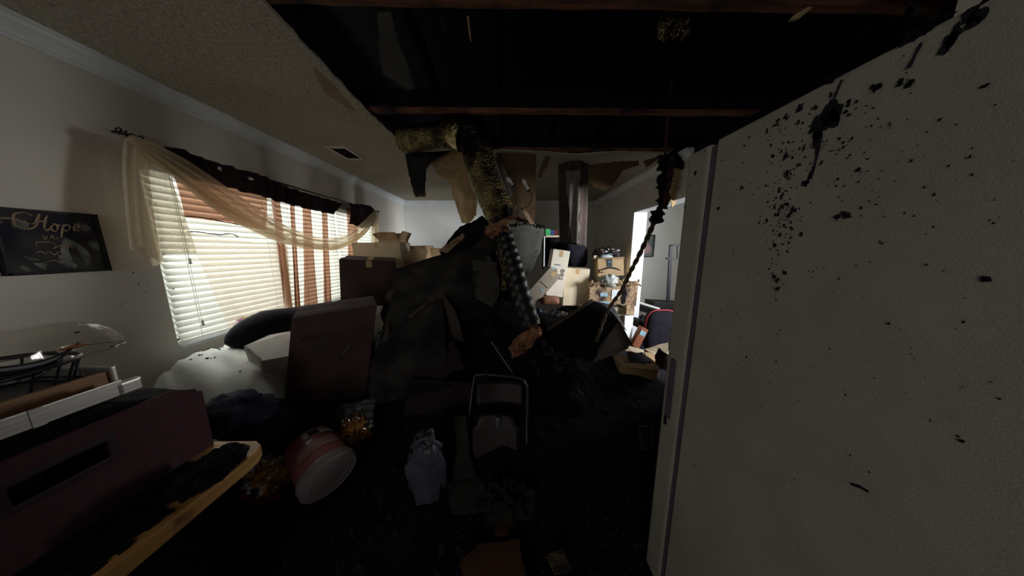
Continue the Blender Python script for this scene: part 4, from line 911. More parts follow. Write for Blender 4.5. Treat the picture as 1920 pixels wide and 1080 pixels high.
# smiling-arrow box, standing on its head
t, X, w_, h_, e1, e2, e3 = carton('brown parcel box standing on its head with arrow logo and dark tape', PY(1122, 529, 3.42), PY(1170, 527, 3.36), PY(1128, 484, 3.45), .30, M_card, tape=None, open_=150, flaps=.10)
carr = t
MB().thick(lambda s_, t_: X(w_ * (.36 + .2 * s_), -.0095, h_ * (.62 + .37 * t_)), 1, 1, .001).build('tape', M_tape_dark, t)
MB().thick(lambda s_, t_: X(w_ * (.39 + .14 * s_), -.0105, h_ * (.80 + .05 * t_)), 1, 1, .001).build('tape_print', M_ink_blue, t)
arc = [X(w_ * (.10 + .78 * s_), -.010, h_ * (.42 + .16 * math.sin(math.pi * (.12 + .82 * s_)))) for s_ in [i / 16 for i in range(17)]]
b = MB().tube(arc, [.004 + .008 * math.sin(3.1 * i / 16) for i in range(17)], 5)
b.tube([X(w_ * .04, -.010, h_ * .54), X(w_ * .07, -.010, h_ * .39), X(w_ * .22, -.010, h_ * .41)], .006, 5)
b.build('arrow_logo', M_ink, t)
lettering('amazon', .13, M_ink, X(w_ * .46, -.0095, h_ * .11), -e1, -e3, t, bold=.003)
tag(crumple(X(w_ * .42, .15, h_ + .06), (.19, .13, .10), 21, .30).build('black_plastic_bag', mat('black glossy bag', (.022, .017, .017), (.05, .038, .036), .28, 14, .6, 30, spec=.6)), 'black crinkled plastic bag stuffed in the top of the parcel box', 'bag')
tag(MB().box(X(w_ * .05, .05, h_ + .02), (.13, .03, .05)).build('small_carton', M_card_pale, bevel=.003), 'small pale carton poking from the top of the parcel box', 'box')
tag(MB().blob(X(w_ * .35, .03, h_ + .02), (.09, .035, .035), 16, 10, .2, 2, seed=5).build('bubble_wrap', mat('pale blue wrap', (.33, .42, .45), (.25, .32, .35), .35, 30, .4, 60), smooth=True), 'pale blue wrap roll in the top of the parcel box', 'wrap')
# burnt open box under the parcel
t, X, w_, h_, e1, e2, e3 = carton('burnt cardboard box with a torn rim under the parcel box', PY(1104, 573, 3.2), PY(1192, 574, 3.2), PY(1106, 530, 3.2), .36, M_card_burnt, tape=None, open_=150, flaps=.22)
for k, (a0, a1, z0, z1) in enumerate(((.22, .38, .42, .58), (.46, .62, .30, .72), (.20, .42, .06, .20))):
    MB().thick(lambda s_, t_: X(w_ * lerp(a0, a1, s_), -.012, h_ * lerp(z0, z1, t_)), 1, 1, .002).build('label', MATS['pale blue label'] if k != 1 else M_labelw, t)
b = MB()
for i in range(40):
    s_ = i / 39; p = X(w_ * s_, -.012 + random.uniform(-.01, .01), h_ * (1.02 + random.uniform(-.14, .10))); b.blob(p, (.018, .012, .022), 7, 5, .6, 3, seed=i)
o = b.build('torn_rim', M_card_burnt, t); o['kind'] = 'stuff'
MB().slab([X(w_ * .68, -.014, h_ * .12), X(w_ * .75, -.014, h_ * .1), X(w_ * .78, -.014, h_ * .5), X(w_ * .74, -.014, h_ * .82), X(w_ * .69, -.014, h_ * .7)], .003, .006, 15).build('burn_hole', M_char, t)
tag(crumple(PY(1142, 527, 3.2), (.125, .07, .085), 31, .05).build('clear_plastic_bag', mat('frosted plastic', (.36, .38, .36), (.26, .28, .26), .4, 18, .2, 30), smooth=True), 'frosted plastic bag on the rim of the burnt box', 'bag')
# pale chest below
t, X, w_, h_, e1, e2, e3 = carton('pale lower box covered in ash under the burnt box', PY(1095, 665, 3.05), PY(1176, 662, 3.05), PY(1097, 580, 3.05), .40, M_card_pale, tape=None)
b = MB()
for _ in range(60):
    r = random.uniform(.006, .02); b.blob(X(random.uniform(.05, .95) * w_, random.uniform(.0, .2), h_ + .012), (r * 1.5, r, r * .4), 7, 4, .6, 3, seed=random.random() * 9)
o = b.build('ash', M_char, t); o['kind'] = 'stuff'
p0 = X(w_ + .002, -.02, 0)
wp = thing('white_plank', 'bright white board upright at the end of the pale ash covered box', 'board', X(w_ + .05, .1, 0))
MB().slab([PY(1172, 592, 3.0), PY(1188, 592, 3.02), PY(1183, 645, 3.0), PY(1170, 640, 2.98)], .03, .002, 20).build('face', M_white, wp)
MB().slab([PY(1175, 572, 3.0), PY(1190, 572, 3.02), PY(1189, 591, 3.0), PY(1174, 590, 2.98)], .03, .004, 15).build('brown_cap', M_card_burnt, wp)
# overturned dark carton
od = thing('cardboard_box', 'large overturned dark carton with a pale cut edge in the middle of the debris', 'box', PY(1110, 680, 2.25))
a0, a1, a2, a3 = PY(1022, 622, 2.3), PY(1110, 564, 2.55), PY(1158, 604, 2.4), PY(1112, 678, 2.1)
MB().slab([a0, a1, PY(1128, 570, 2.55), PY(1150, 588, 2.48), PY(1160, 602, 2.42), a3, PY(1060, 665, 2.15)], .008, .004, 60).build('front_panel', M_char, od)
MB().slab([PY(1160, 602, 2.42), PY(1183, 645, 2.38), PY(1176, 655, 2.35), PY(1112, 680, 2.1), PY(1122, 655, 2.18)], .008, .003, 60).build('side_panel', mat('smoky board', (.085, .07, .06), (.055, .046, .04), .9, 5, .15, 50), od)
MB().bar(PY(1026, 618, 2.29), PY(1111, 563, 2.54), .012, .035).build('cut_edge', mat('brown cut edge', (.12, .085, .055), (.07, .05, .035), .9, 20), od)
MB().bar(PY(1161, 603, 2.41), PY(1184, 646, 2.37), .01, .014).build('cut_edge', MATS['brown cut edge'], od)
MB().slab([PY(1111, 563, 2.56), PY(1150, 572, 2.9), PY(1175, 620, 2.8), PY(1160, 602, 2.44)], .008).build('rear_panel', M_soot_board, od)
# lower open box by the fridge
t, X, w_, h_, e1, e2, e3 = carton('brown open box with torn flaps low by the refrigerator door', PY(1159, 714, 2.3), PY(1229, 718, 2.3), PY(1159, 680, 2.3), .42, M_card, tape=None, open_=150, flaps=.12)
board('cardboard_sheet', 'burnt tan cardboard piece lying across the open box by the refrigerator', [(1154, 664, 2.35), (1176, 668, 2.3), (1182, 680, 2.25), (1168, 682, 2.22), (1160, 674, 2.28)], .006, M_card_burnt, cat='cardboard')
board('cardboard_sheet', 'long tan cardboard strip behind the open box by the refrigerator', [(1178, 648, 2.55), (1208, 656, 2.5), (1206, 664, 2.48), (1180, 657, 2.5)], .006, M_card_pale, cat='cardboard')
board('cardboard_sheet', 'black scorched sheet lying over the open box by the refrigerator', [(1176, 668, 2.4), (1204, 660, 2.45), (1222, 680, 2.4), (1190, 684, 2.3)], .006, M_char, cat='cardboard')
board('wood_board', 'pale board slanting behind the open box to the doorway', [(1209, 654, 2.75), (1253, 642, 2.75), (1253, 662, 2.6), (1222, 662, 2.6)], .02, M_card_pale)
board('cardboard_sheet', 'folded brown cardboard flap standing by the refrigerator handle', [(1228, 668, 2.3), (1236, 652, 2.3), (1252, 664, 2.3), (1250, 695, 2.3), (1232, 690, 2.3)], .006, M_card_dark, cat='cardboard')
board('cardboard_sheet', 'brown wall scrap of a box behind the folded flap', [(1208, 660, 2.5), (1228, 664, 2.5), (1228, 680, 2.5), (1216, 676, 2.5)], .006, M_card, cat='cardboard')
wt = thing('white_tube', 'short white tube lying in the dark beside the open box', 'tube', PY(1136, 705, 2.25))
MB().tube([PY(1128, 702, 2.25), PY(1146, 703, 2.25)], .018, 14).build('tube_body', M_labelw, wt)
MB().tube([PY(1146, 703, 2.25), PY(1156, 704, 2.25)], .012, 14).build('tube_neck', M_card_dark, wt)
pl = thing('plastic_container', 'clear plastic container lying on the dark floor by the refrigerator', 'container', PY(1208, 835, 1.6))
q = [PY(1195, 800, 1.6), PY(1228, 798, 1.6), PY(1226, 838, 1.5), PY(1202, 842, 1.5)]
MB().slab(q, .06, 0, 1).build('shell', M_clear, pl, bevel=.008)
MB().tube([lerp(q[0], q[1], .1), lerp(q[0], q[1], .9), lerp(q[2], q[3], .1), lerp(q[2], q[3], .9), lerp(q[0], q[1], .1)], .004, 6).build('rim', M_plasticbag, pl)

# charred strip hanging, twisted cable
cs = thing('charred_strip', 'charred wood strip hanging from the attic beside the refrigerator', 'debris', PY(1240, 400, 2.15))
q = curve_pts([PY(1262, 130, 1.95), PY(1256, 190, 1.97), PY(1250, 250, 2.05), PY(1247, 300, 2.1)], 24)
MB().tube(q, [.012 + .006 * noise.noise(p * 20) for p in q], 6).build('thin_strip', mat('scorched red wood', (.085, .035, .025), (.03, .014, .012), .85, 12), cs)
q = curve_pts([PY(1248, 290, 2.1), PY(1248, 320, 2.12), PY(1243, 350, 2.14), PY(1240, 380, 2.15), PY(1231, 408, 2.17), PY(1228, 418, 2.17)], 60)
MB().tube(q, [.052 + .05 * noise.noise(p * 24) - .034 * i / 60 for i, p in enumerate(q)], 9, jit=.35).build('charred_core', M_char, cs)
q2 = [p + Vector((.018, -.035, 0)) for p in q[:42]]
MB().tube(q2, [.026 + .014 * noise.noise(p * 30) for p in q2], 6, jit=.3).build('red_wood', MATS['scorched red wood'], cs)
tw = thing('twisted_cable', 'stiff twisted cable slanting down from the charred hanging strip', 'cable', PY(1140, 580, 2.5))
qa = curve_pts([PY(1226, 418, 2.17), PY(1205, 465, 2.22), PY(1182, 510, 2.3), PY(1165, 545, 2.35), PY(1140, 582, 2.4), PY(1118, 640, 2.15)], 90)
for ph in (0, math.pi):
    pts = [p + Vector((math.cos(i * .55 + ph) * .009, math.sin(i * .55 + ph) * .009, 0)) for i, p in enumerate(qa)]
    MB().tube(pts, [.016 - .006 * i / 90 for i in range(91)], 7).build('strand', M_rod, tw, smooth=True)

# ------------------------------------------------------------------ next room through the doorway
ap = thing('framed_picture', 'small black framed picture with a pink round shape in the next room', 'picture', PY(1212, 480, YB - .02))
a, b_ = PY(1203, 441, YB - .02), PY(1224, 481, YB - .02)
w_, h_ = b_.x - a.x, a.z - b_.z; c_ = (a + b_) / 2
for dx, dz, sx, sz in ((0, h_ / 2, w_, .02), (0, -h_ / 2, w_, .02), (-w_ / 2, 0, .02, h_), (w_ / 2, 0, .02, h_)): MB().box((c_.x + dx, c_.y, c_.z + dz), (sx, .025, sz)).build('frame', M_black_plastic, ap)
pr = MB().box((c_.x, c_.y + .006, c_.z), (w_, .01, h_)).build('print', mat('teal grey print', (.20, .24, .24), (.05, .06, .06), .6, 3), ap)
MB().lathe([(.001, .004), (w_ * .3, .003), (w_ * .36, .001), (w_ * .37, -.002)], (c_.x - w_ * .05, c_.y - .003, c_.z - h_ * .14), (0, -1, 0), 20).build('pink_shape', mat('pink print', (.45, .28, .27), (.38, .22, .22), .7, 9), pr)
st = thing('metal_stand', 'dark metal stand with a shelf bracket in the next room', 'stand', PY(1255, 575, 4.3))
MB().bar(PY(1258, 460, 4.3), PY(1252, 570, 4.3), .05, .03).build('post', M_iron, st)
MB().bar(PY(1256, 460, 4.3), PY(1290, 459, 4.3), .03, .035).build('top_arm', M_iron, st)
MB().bar(PY(1250, 485, 4.3), PY(1290, 486, 4.3), .06, .03).build('shelf_arm', M_iron, st)
MB().slab([PY(1226, 566, 4.2), PY(1290, 570, 4.2), PY(1290, 582, 4.2), PY(1226, 578, 4.2)], .3).build('base', M_black_plastic, st, bevel=.01)
pz = PY(1258, 582, 4.35); MB().box((pz.x, pz.y, pz.z / 2), (.55, .3, pz.z)).build('pedestal', M_black_plastic, st, bevel=.01)
MB().tube([PY(1270, 462, 4.3), PY(1270, 484, 4.3)], .012, 6).build('strut', M_iron, st)
kb = thing('keyboard', 'black keyboard instrument with a pale key strip in the next room', 'keyboard', PY(1205, 600, 3.75))
k0, k1 = PY(1192, 572, 3.75), PY(1236, 586, 3.55)
MB().bar(k0, k1, .22, .09).build('case', M_black_plastic, kb, bevel=.008)
dk = (k1 - k0); pk = dk.cross(Vector((0, 0, 1))).normalized()
b0_ = k0 + Vector((0, 0, .048)); 
n_k = 22
for i in range(n_k): MB().bar(b0_ + dk * ((i + .08) / n_k) - pk * .03, b0_ + dk * ((i + .92) / n_k) - pk * .03, .12, .012).build('key', M_white, kb)
MB().bar(PY(1194, 592, 3.7), PY(1204, 640, 3.65), .03, .03).build('leg', M_iron, kb)
MB().bar(PY(1206, 590, 3.7), PY(1192, 640, 3.65), .03, .03).build('leg', M_iron, kb)
oc = thing('armchair', 'black padded chair with red piping just beyond the doorway', 'chair', PY(1232, 690, 3.15))
cc = PY(1236, 620, 3.15); 
MB().blob(cc, (.21, .08, .30), 28, 18, .03, 2, sq=.55, seed=2).build('backrest', M_black, oc, smooth=True)
rim = [cc + Vector((.21 * math.copysign(abs(math.cos(a)) ** .55, math.cos(a)), -.03, .30 * abs(math.sin(a)) ** .55)) for a in [math.pi * i / 30 for i in range(31)]]
MB().tube(rim, .011, 7).build('piping', mat('red piping', (.35, .03, .04), (.25, .02, .03), .7), oc, smooth=True)
MB().blob(cc + Vector((0, -.05, -.38)), (.24, .22, .07), 24, 14, .03, 2, sq=.6).build('seat', M_black, oc, smooth=True)
tag(MB().blob(PY(1195, 604, 3.4), (.07, .1, .06), 18, 12, .2, 2, sq=.6, seed=6).build('camera_bag', M_black_plastic, smooth=True), 'black glossy case beneath the keyboard', 'case')
wb = thing('wooden_box', 'leaning reddish wood box with a pale blue label beside the black chair', 'box', PY(1198, 655, 2.95))
A_, B_, C_ = PY(1186, 648, 2.95), PY(1198, 654, 2.95), PY(1204, 613, 2.95)
e1 = (B_ - A_); e3 = (C_ - A_)
MB().slab([A_, B_, B_ + e3, C_], .08).build('body', mat('reddish wood', (.28, .09, .04), (.2, .06, .03), .5, 8, stretch=(1, 1, 5)), wb, bevel=.004)
MB().slab([A_ + e3 * .62 + e1 * .1 + Vector((0, -.004, 0)), A_ + e3 * .62 + e1 * .9 + Vector((0, -.004, 0)), A_ + e3 * .86 + e1 * .9 + Vector((0, -.004, 0)), A_ + e3 * .86 + e1 * .1 + Vector((0, -.004, 0))], .003).build('label', MATS['pale blue label'], wb)

# ------------------------------------------------------------------ bench, maroon bin and what lies on it
bn = thing('pine_bench', 'long honey pine bench plank with a rounded end and hand hole', 'bench', (-1.15, .45, 0))
zt_ = .67; th_ = .05
xs0, xs1, ye = -1.42, -.985, .90
out = [(xs1, -.35), (xs1, ye - .09), (xs1 - .006, ye - .05), (xs1 - .025, ye - .018), (xs1 - .06, ye), (xs0 + .04, ye), (xs0, ye - .03), (xs0, -.35)]
hole_ = [(-1.075 + .035 * math.cos(a), ye - .035 + .012 * math.sin(a)) for a in [2 * math.pi * i / 14 for i in range(14)]]
b = MB(); tri = tessellate_polygon([[Vector((x, y, 0)) for x, y in out], [Vector((x, y, 0)) for x, y in hole_]]); al = out + hole_; k = len(al)
fs = [tuple(t) for t in tri] + [tuple(k + i for i in reversed(t)) for t in tri]; n1 = len(out)
fs += [(i, (i + 1) % n1, k + (i + 1) % n1, k + i) for i in range(n1)] + [(n1 + i, n1 + (i + 1) % 14, k + n1 + (i + 1) % 14, k + n1 + i) for i in range(14)]
b.add([(x, y, zt_) for x, y in al] + [(x, y, zt_ - th_) for x, y in al], fs); b.build('plank', M_wood, bn, bevel=.004)
for y in (.45, -.25): MB().box((-1.22, y, (zt_ - th_) / 2), (.30, .04, zt_ - th_)).build('leg', M_char, bn)  # unseen legs coloured black to match the dark under the plank
b = MB()
b.thick(lambda s_, t_: Vector((lerp(-1.20, -1.035 + .03 * noise.noise(Vector((t_ * 9, 0, 0))) + .015 * noise.noise(Vector((t_ * 31, 3, 0))) - .12 * max(0, t_ - .82) / .18, s_), lerp(-.3, .80, t_), zt_ + .002)), 8, 90, .004)
for _ in range(140):
    y = random.uniform(.1, .84); x = -1.035 - abs(random.gauss(0, .03)) + .02; r = random.uniform(.003, .012)
    b.blob((x, y, zt_ + .001), (r, r * 1.8, .004), 8, 4, .6, 2.5, seed=y * 20)
o = b.build('soot_crust', M_char, bn); o['kind'] = 'stuff'
cl = crumple(PZ(395, 880, .70), (.055, .10, .045), 41, .3); tag(cl.build('charred_lump', M_char), 'black charred lump sitting on the pine bench against the bin', 'debris')
bn2 = thing('storage_bin', 'dark maroon storage bin with a slot handle standing on the pine bench', 'bin', (-1.45, .5, zt_))
bx0, bx1, by0, by1, bz0, bz1 = -1.72, -1.2, -.35, .885, zt_, .955
tt = .012
sz0, sz1 = .832, .892
sy0, sy1 = PX(5, 925, bx1).y, PX(206, 832, bx1).y
prof_ = [(by0, bz0), (by1, bz0), (by1, .905), (PX(319, 712, bx1).y, bz1), (by0, bz1)]
slot = [(sy0, sz0), (sy1, sz0), (sy1, sz1), (sy0, sz1)]
b = MB()
tri = tessellate_polygon([[Vector((y, z, 0)) for y, z in prof_], [Vector((y, z, 0)) for y, z in slot]]); al = prof_ + slot; k = len(al)
fs = [tuple(t) for t in tri] + [tuple(k + i for i in reversed(t)) for t in tri] + [(i, (i + 1) % 5, k + (i + 1) % 5, k + i) for i in range(5)] + [(5 + i, 5 + (i + 1) % 4, k + 5 + (i + 1) % 4, k + 5 + i) for i in range(4)]
b.add([(bx1, y, z) for y, z in al] + [(bx1 - tt, y, z) for y, z in al], fs)
k = 5; b.add([(bx0, y, z) for y, z in prof_] + [(bx0 + tt, y, z) for y, z in prof_], [tuple(range(5)), tuple(range(9, 4, -1))] + [(i, (i + 1) % 5, k + (i + 1) % 5, k + i) for i in range(5)])
b.box(((bx0 + bx1) / 2, by1 - tt / 2, (bz0 + .905) / 2), (bx1 - bx0 - 2 * tt, tt, .905 - bz0)); b.box(((bx0 + bx1) / 2, by0 + tt / 2, (bz0 + bz1) / 2), (bx1 - bx0 - 2 * tt, tt, bz1 - bz0)); b.box(((bx0 + bx1) / 2, (by0 + by1) / 2, bz0 + tt / 2), (bx1 - bx0 - 2 * tt, by1 - by0 - 2 * tt, tt))
b.build('body', M_maroon, bn2)
b = MB()
for y0, y1, z0, z1 in ((sy0, sy1, sz0 - .012, sz0 + .004), (sy0, sy1, sz1 - .004, sz1 + .012), (sy0 - .012, sy0 + .004, sz0 - .012, sz1 + .012), (sy1 - .004, sy1 + .012, sz0 - .012, sz1 + .012)): b.box((bx1 + .001, (y0 + y1) / 2, (z0 + z1) / 2), (.006, y1 - y0, z1 - z0))
b.build('slot_handle', mat('maroon rim', (.030, .014, .018), (.02, .010, .014), .5, 30), bn2, bevel=.002)
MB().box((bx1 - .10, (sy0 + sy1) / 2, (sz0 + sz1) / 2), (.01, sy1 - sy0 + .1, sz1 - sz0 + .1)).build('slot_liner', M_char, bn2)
b = MB(); b.thick(lambda s_, t_: Vector((lerp(bx0, bx1 - .012 - .02 * noise.noise(Vector((t_ * 19, 2, 0))), s_), lerp(by0, by1 - .01, t_), (bz1 if t_ < .88 else lerp(bz1, .905, (t_ - .88) / .12)) + .008 + .012 * noise.noise(Vector((s_ * 5, t_ * 14, 0))))), 14, 40, .012)
b.build('charred_lid', M_char, bn2)
# steel and bamboo rail tray on the bin
tr = thing('rail_tray', 'steel and bamboo railed tray lying on the dark lid of the bin', 'tray', (-1.4, .35, bz1 + .012))
zb0 = bz1 + .022
yA, yB = -.3, PX(226, 705, -1.26).y
MB().box((-1.262, (yA + yB) / 2, zb0 + .032), (.008, yB - yA, .05)).build('steel_rail', M_alu, tr, bevel=.002)
MB().box((-1.268, PX(238, 700, -1.26).y, zb0 + .026), (.03, .05, .042)).build('steel_end', M_alu, tr, bevel=.006)
yC = PX(196, 690, -1.36).y
MB().box((-1.36, (yA + yC) / 2, zb0 + .045), (.016, yC - yA, .05)).build('bamboo_rail', M_oak, tr, bevel=.002)
MB().box((-1.50, (yA + yC) / 2, zb0 + .012), (.32, yC - yA, .012)).build('tray_floor', M_char, tr)
MB().box((-1.66, (yA + yC) / 2, zb0 + .045), (.014, yC - yA, .07)).build('back_rail', M_iron, tr)
MB().box((-1.5, yC + .006, zb0 + .045), (.32, .012, .075)).build('end_plate', M_alu, tr, bevel=.003)
for yy in (lerp(yA, yB, .55), lerp(yA, yB, .86)): MB().box((-1.258, yy, zb0 + .032), (.004, .02, .051)).build('clip', M_alu, tr)
# wire basket on the tray with booklet and clear dome
wbk = thing('wire_basket', 'black wire basket resting on the railed tray', 'basket', (-1.55, .38, zb0 + .02))
def oval(z, ry, rx, yc_, xc_, n=28): return [Vector((xc_ + rx * math.copysign(abs(math.cos(a)) ** .7, math.cos(a)), yc_ + ry * math.copysign(abs(math.sin(a)) ** .7, math.sin(a)), z)) for a in [2 * math.pi * i / n for i in range(n + 1)]]
yE = PX(140, 680, -1.5).y
o1, o2 = oval(zb0 + .125, .30, .17, yE - .30, -1.53), oval(zb0 + .05, .28, .15, yE - .30, -1.53)
MB().tube(o1, .007, 7).build('rim', M_iron, wbk, smooth=True); MB().tube(o2, .006, 7).build('lower_ring', M_iron, wbk, smooth=True)
for i in range(28): MB().tube([o1[i], o2[i]], .003, 5).build('wire', M_iron, wbk)
MB().box((-1.53, yE - .3, zb0 + .042), (.26, .5, .006)).build('basket_floor', M_iron, wbk)
bk = thing('booklet', 'curled black and white booklet lying over the wire basket', 'booklet', PX(70, 695, -1.42))
def fbk(s_, t_):
    p = lerp(PX(-25, lerp(690, 730, t_), -1.40), PX(lerp(148, 112, t_), lerp(641, 680, t_), -1.42), s_)
    return p + Vector((.02 * math.sin(s_ * 3) - .015 * t_, 0, -.018 * math.sin(s_ * 3.1)))
MB().thick(fbk, 20, 8, .004).build('cover', M_black_plastic, bk, smooth=True)
MB().thick(lambda s_, t_: fbk(s_ * .92, .55 + .38 * t_) + Vector((.005, 0, .002)), 20, 3, .001).build('white_band', mat('dusty white print', (.20, .20, .24), (.16, .16, .2), .5), bk, smooth=True)
b = MB()
for i in range(7):
    a = fbk(.28 + .05 * i, .66) + Vector((.008, 0, .003)); c_ = fbk(.28 + .05 * i, .82) + Vector((.008, 0, .003)); b.bar(a, c_, .006, .002)
    if i % 2: b.bar(fbk(.265 + .05 * i, .66) + Vector((.008, 0, .003)), fbk(.30 + .05 * i, .67) + Vector((.008, 0, .003)), .005, .002)
b.build('printed_marks', M_ink, bk)
MB().thick(lambda s_, t_: fbk(s_ * .7, .12 + .16 * t_) + Vector((.005, 0, .002)), 16, 2, .001).build('white_band', MATS['dusty white print'], bk, smooth=True)
MB().blob(fbk(.93, .1), (.008, .03, .006), 8, 6).build('orange_tab', mat('burnt orange', (.35, .12, .03), None, .6), bk)
cd = thing('clear_dome', 'clear plastic dome lid with bright rim glints behind the booklet', 'lid', PX(60, 660, -1.6))
yD = PX(75, 640, -1.6).y; zD = PX(60, 655, -1.6).z
def fdm(s_, t_):
    a = 2 * math.pi * s_; r = .17 * math.cos(t_ * 1.35) ** .8 if t_ < 1 else .03; wv = 1 + .03 * math.sin(a * 12) * (1 - t_)
    return Vector((-1.6 + .6 * r * math.cos(a) * wv, yD + 1.05 * r * math.sin(a) * wv - .02, zD - .045 + .12 * math.sin(t_ * 1.5)))
MB().grid(fdm, 60, 14).build('dome', M_clear, cd, smooth=True)
MB().tube([fdm(i / 60, .02) for i in range(61)], .0016, 6, cap=False).build('rim', mat('glossy clear rim', (.20, .19, .15), (.06, .06, .05), .15, 6, spec=.8), cd, smooth=True)

# ------------------------------------------------------------------ things on the floor
tubt = thing('snack_tub', 'pinkish red plastic tub with a white lid lying on its side', 'tub', PY(610, 945, 1.12))
lc = PY(619, 893, 1.12)
rv = ray(619, 893).normalized(); iv = CM @ Vector((45, -65, 0)); iv = (iv - rv * iv.dot(rv)).normalized()
ax = (-rv * .52 + iv * .855).normalized(); back = lc - ax * .26
r_ = .128
MB().lathe([(.001, 0), (r_ * .86, 0), (r_ * .90, .006), (r_ * .97, .22), (r_ * .97, .24)], back, ax, 40).build('body', M_tub, tubt, smooth=True)
ld = MB().lathe([(r_ * 1.02, .215), (r_ * 1.04, .225), (r_ * 1.04, .262), (r_ * .98, .268), (r_ * .93, .263), (r_ * .70, .263), (r_ * .69, .259), (.001, .259)], back, ax, 48).build('lid', M_lid, tubt)
x_ = ax.cross(Vector((0, 0, 1))).normalized(); y_ = x_.cross(ax).normalized()
def on_tub(s_, h_, dr=.002):
    a = s_; rr = r_ * lerp(.90, .97, h_ / .22) + dr; return back + ax * h_ + (x_ * math.cos(a) + y_ * math.sin(a)) * rr
MB().thick(lambda s_, t_: on_tub(lerp(1.2, 2.6, s_), lerp(.015, .06, t_)), 16, 2, .0015).build('label', mat('dusty label', (.26, .22, .20), (.2, .17, .16), .6), tubt, smooth=True)
MB().thick(lambda s_, t_: on_tub(lerp(1.45, 1.85, s_), lerp(.018, .055, t_), .004), 6, 2, .001).build('label_print', M_ink, tubt, smooth=True)
MB().thick(lambda s_, t_: on_tub(lerp(.7, 2.4, s_), lerp(.09, .15, t_)), 16, 2, .0012).build('label_band', mat('pale pink band', (.30, .17, .15), (.25, .14, .13), .5), tubt, smooth=True)
for k, (c_, rad, lab) in enumerate(((PY(508, 890, 1.12), (.095, .08, .075), 'bag of amber crisps under the end of the pine bench'), (PY(662, 806, 1.38), (.085, .06, .075), 'bag of amber crisps behind the snack tub'))):
    t = thing('crisp_bag', lab, 'bag', c_ - Vector((0, 0, rad[2])), 'bags of amber crisps')
    b = MB()
    for i in range(34):
        d_ = Vector((random.uniform(-1, 1) * rad[0], random.uniform(-1, 1) * rad[1], random.uniform(-.9, .9) * rad[2])) * .72
        e = Euler((random.uniform(0, 6), random.uniform(0, 6), random.uniform(0, 6))).to_matrix(); r = random.uniform(.022, .036)
        b.thick(lambda s_, t_: c_ + d_ + e @ Vector(((s_ - .5) * 2 * r, (t_ - .5) * 1.5 * r, 8 * r * (s_ - .5) ** 2 * .3)), 4, 3, .004)
    o = b.build('crisps', M_amber, t); o['kind'] = 'stuff'
    crumple(c_, tuple(r * 1.08 for r in rad), 51 + k, .2).build('film', M_film, t)
    MB().thick(lambda s_, t_: c_ + Vector((lerp(-1.1, 1.1, s_) * rad[0], -rad[1] * .85 + .01 * math.sin(9 * s_), lerp(-1.15, -.6, t_) * rad[2])), 12, 3, .003).build('bag_panel', M_red, t, smooth=True)
fb = MB().thick(lambda s_, t_: PY(lerp(588, 702, s_), lerp(765, 800, t_) - 20 * s_ * (1 - t_), lerp(1.5, 1.4, t_)) + Vector((0, .03 * noise.noise(Vector((s_ * 6, t_ * 3, 0))), .016 * noise.noise(Vector((s_ * 3, t_ * 14, 1))))), 30, 20, .002)
tag(fb.build('plastic_film_sheet', mat('glossy grey film', (.05, .055, .065), (.10, .11, .12), .2, 7, .5, 14, stretch=(1, 1, 6), spec=.8), smooth=True), 'wrinkled glossy plastic film behind the snack tub', 'plastic film')
board('price_card', 'small white card with a dark mark beside the snack tub lid', [(651, 932, 1.2), (668, 905, 1.22), (673, 922, 1.2), (660, 930, 1.19)], .003, mat('dim white card', (.30, .28, .29), (.25, .23, .24), .7), cat='card', jag=0)
nv = MB()
for k, (u, v, y, r) in enumerate(((440, 775, 1.15, .16), (490, 790, 1.25, .17), (560, 800, 1.35, .16), (600, 770, 1.5, .15))):
    nv.blob(PY(u, v, y), (r, r * .8, r * .55), 22, 14, .4, 2.5, seed=k, fine=.2)
tag(nv.build('navy_clothes', M_navy, smooth=True), 'dark navy clothes heaped between the bin and the maroon box', 'clothes', kind='stuff')
pb_ = thing('plastic_bag', 'greyish white plastic bag leaning upright in the front of the heap', 'bag', PY(800, 965, 1.25))
crumple(PY(799, 888, 1.18), (.100, .07, .225), 61, .07).build('bag_body', M_plasticbag, pb_, smooth=True)
MB().tube(curve_pts([PY(772, 838, 1.15), PY(798, 822, 1.13), PY(828, 836, 1.15)], 12), .012, 8).build('bag_hem', M_plasticbag, pb_, smooth=True)
bentboard('cloth_strip', 'grey-green cloth strip draped down between plastic bag and maroon chair', [[(854, 778, 1.45), (874, 778, 1.45)], [(856, 840, 1.35), (880, 840, 1.35)], [(852, 895, 1.25), (894, 895, 1.25)]], .01, mat('dim green cloth', (.026, .027, .023), (.016, .017, .015), .95, 8, .3, 40), cat='cloth')
bentboard('cloth_strip', 'crumpled grey cloth spread on the floor under the cloth strip', [[(846, 898, 1.25), (898, 894, 1.25)], [(842, 930, 1.15), (916, 930, 1.15)], [(850, 962, 1.08), (924, 960, 1.08)]], .01, MATS['dim green cloth'], cat='cloth', rag=.03, seed=9)
carton('sooty dark carton tipped in front of the heap behind the folding chair', PY(755, 795, 1.55), PY(880, 795, 1.65), PY(785, 725, 1.6), .3, M_deep, tape=None, open_=60)
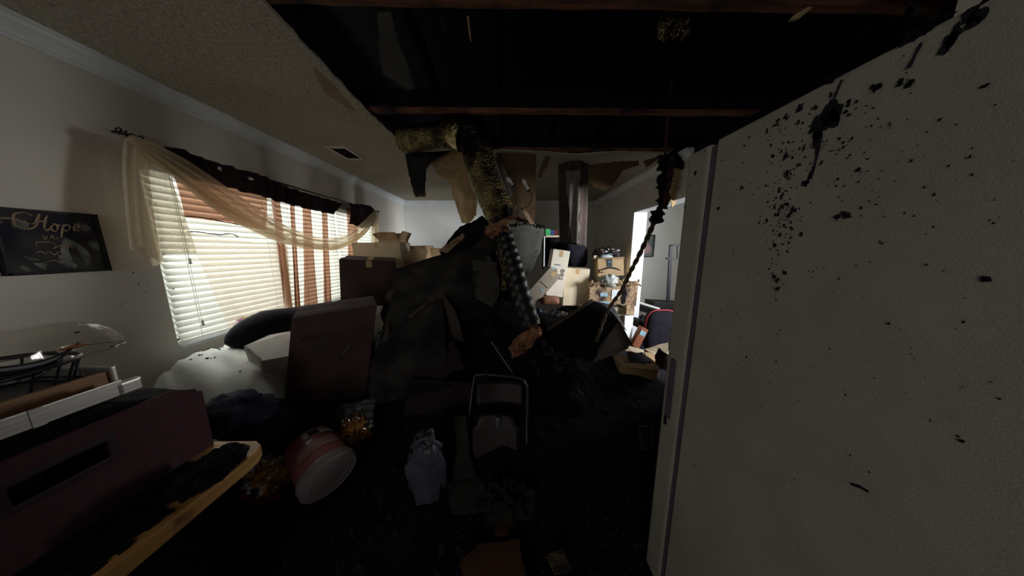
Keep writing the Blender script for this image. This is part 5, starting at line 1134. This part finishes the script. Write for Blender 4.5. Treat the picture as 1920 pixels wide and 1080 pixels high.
# folded steel chair
ch = thing('folding_chair', 'folded maroon steel chair leaning in the rubble with a bent chrome top tube', 'chair', PY(930, 930, 1.35))
def cp_(pts, n): return curve_pts([PY(*p) for p in pts], n)
MB().tube(cp_([(868, 900, 1.3), (878, 800, 1.48), (888, 715, 1.6), (897, 703, 1.62), (935, 704, 1.62), (974, 710, 1.62), (986, 722, 1.6), (988, 760, 1.52), (987, 850, 1.38), (985, 930, 1.28)], 80), .011, 10).build('frame_tube', M_chrome, ch, smooth=True)
MB().tube(cp_([(880, 905, 1.42), (884, 850, 1.46), (890, 800, 1.5), (958, 800, 1.5), (972, 850, 1.46), (978, 905, 1.42)], 50), .010, 10).build('rear_frame', M_iron, ch, smooth=True)
MB().thick(lambda s_, t_: PY(lerp(893, 981, s_), lerp(716, 762, t_), lerp(1.60, 1.52, t_)) + Vector((0, .03 * math.sin(3.14 * s_), 0)), 14, 5, .006).build('backrest', M_redchair, ch, smooth=True)
def fst(s_, t_):
    k = 1 - .25 * max(0, .35 - t_) / .35 * abs(2 * s_ - 1) ** 3; 
    return PY(lerp(930 - 45 * k, 930 + 42 * k, s_), lerp(778, 872, t_) + (10 * abs(2 * s_ - 1) ** 4 if t_ < .2 else 0), lerp(1.44, 1.34, t_)) + Vector((0, .015 * math.sin(3.14 * s_), 0))
MB().thick(fst, 18, 14, .012).build('seat', M_redchair, ch, smooth=True)
MB().slab([PY(928, 783, 1.41), PY(938, 783, 1.41), PY(936, 805, 1.39), PY(932, 806, 1.39)], .002).build('sticker', M_plasticbag, ch)
MB().tube([PY(872, 880, 1.33), PY(986, 884, 1.33)], .007, 8).build('stretcher', M_iron, ch)
tag(MB().tube(cp_([(921, 640, 1.8), (940, 668, 1.76), (966, 706, 1.7)], 12), .008, 8).build('metal_bar', M_chrome), 'thin metal bar slanting above the folding chair top tube', 'bar')
tag(MB().blob(PY(950, 950, 1.12), (.13, .10, .12), 28, 18, .6, 4, seed=71, fine=.4).build('charred_lump', mat('charred brown lump', (.022, .017, .013), (.010, .009, .009), .95, 12, .8, 40)), 'charred brown lump at the foot of the folding chair', 'debris')
for nm, lab, ct, pp, mm in (('cardboard_sheet', 'rust orange cardboard piece lying flat on the floor at the front', 'cardboard', [(862, 1056), (893, 1022), (974, 1010), (992, 1130), (880, 1130)], M_rust), ('cardboard_sheet', 'narrow rust strip lying behind the flat orange cardboard', 'cardboard', [(922, 962), (948, 962), (952, 1000), (930, 1004)], M_rust), ('board_scrap', 'pale board scrap lying on the floor near the refrigerator', 'board', [(1024, 1040), (1052, 1030), (1074, 1066), (1040, 1076)], M_wool)):
    tag(MB().slab([PZ(u, v, .075 + .01 * math.sin(u)) for u, v in pp], .008, .006, 30).build(nm, mm), lab, ct)
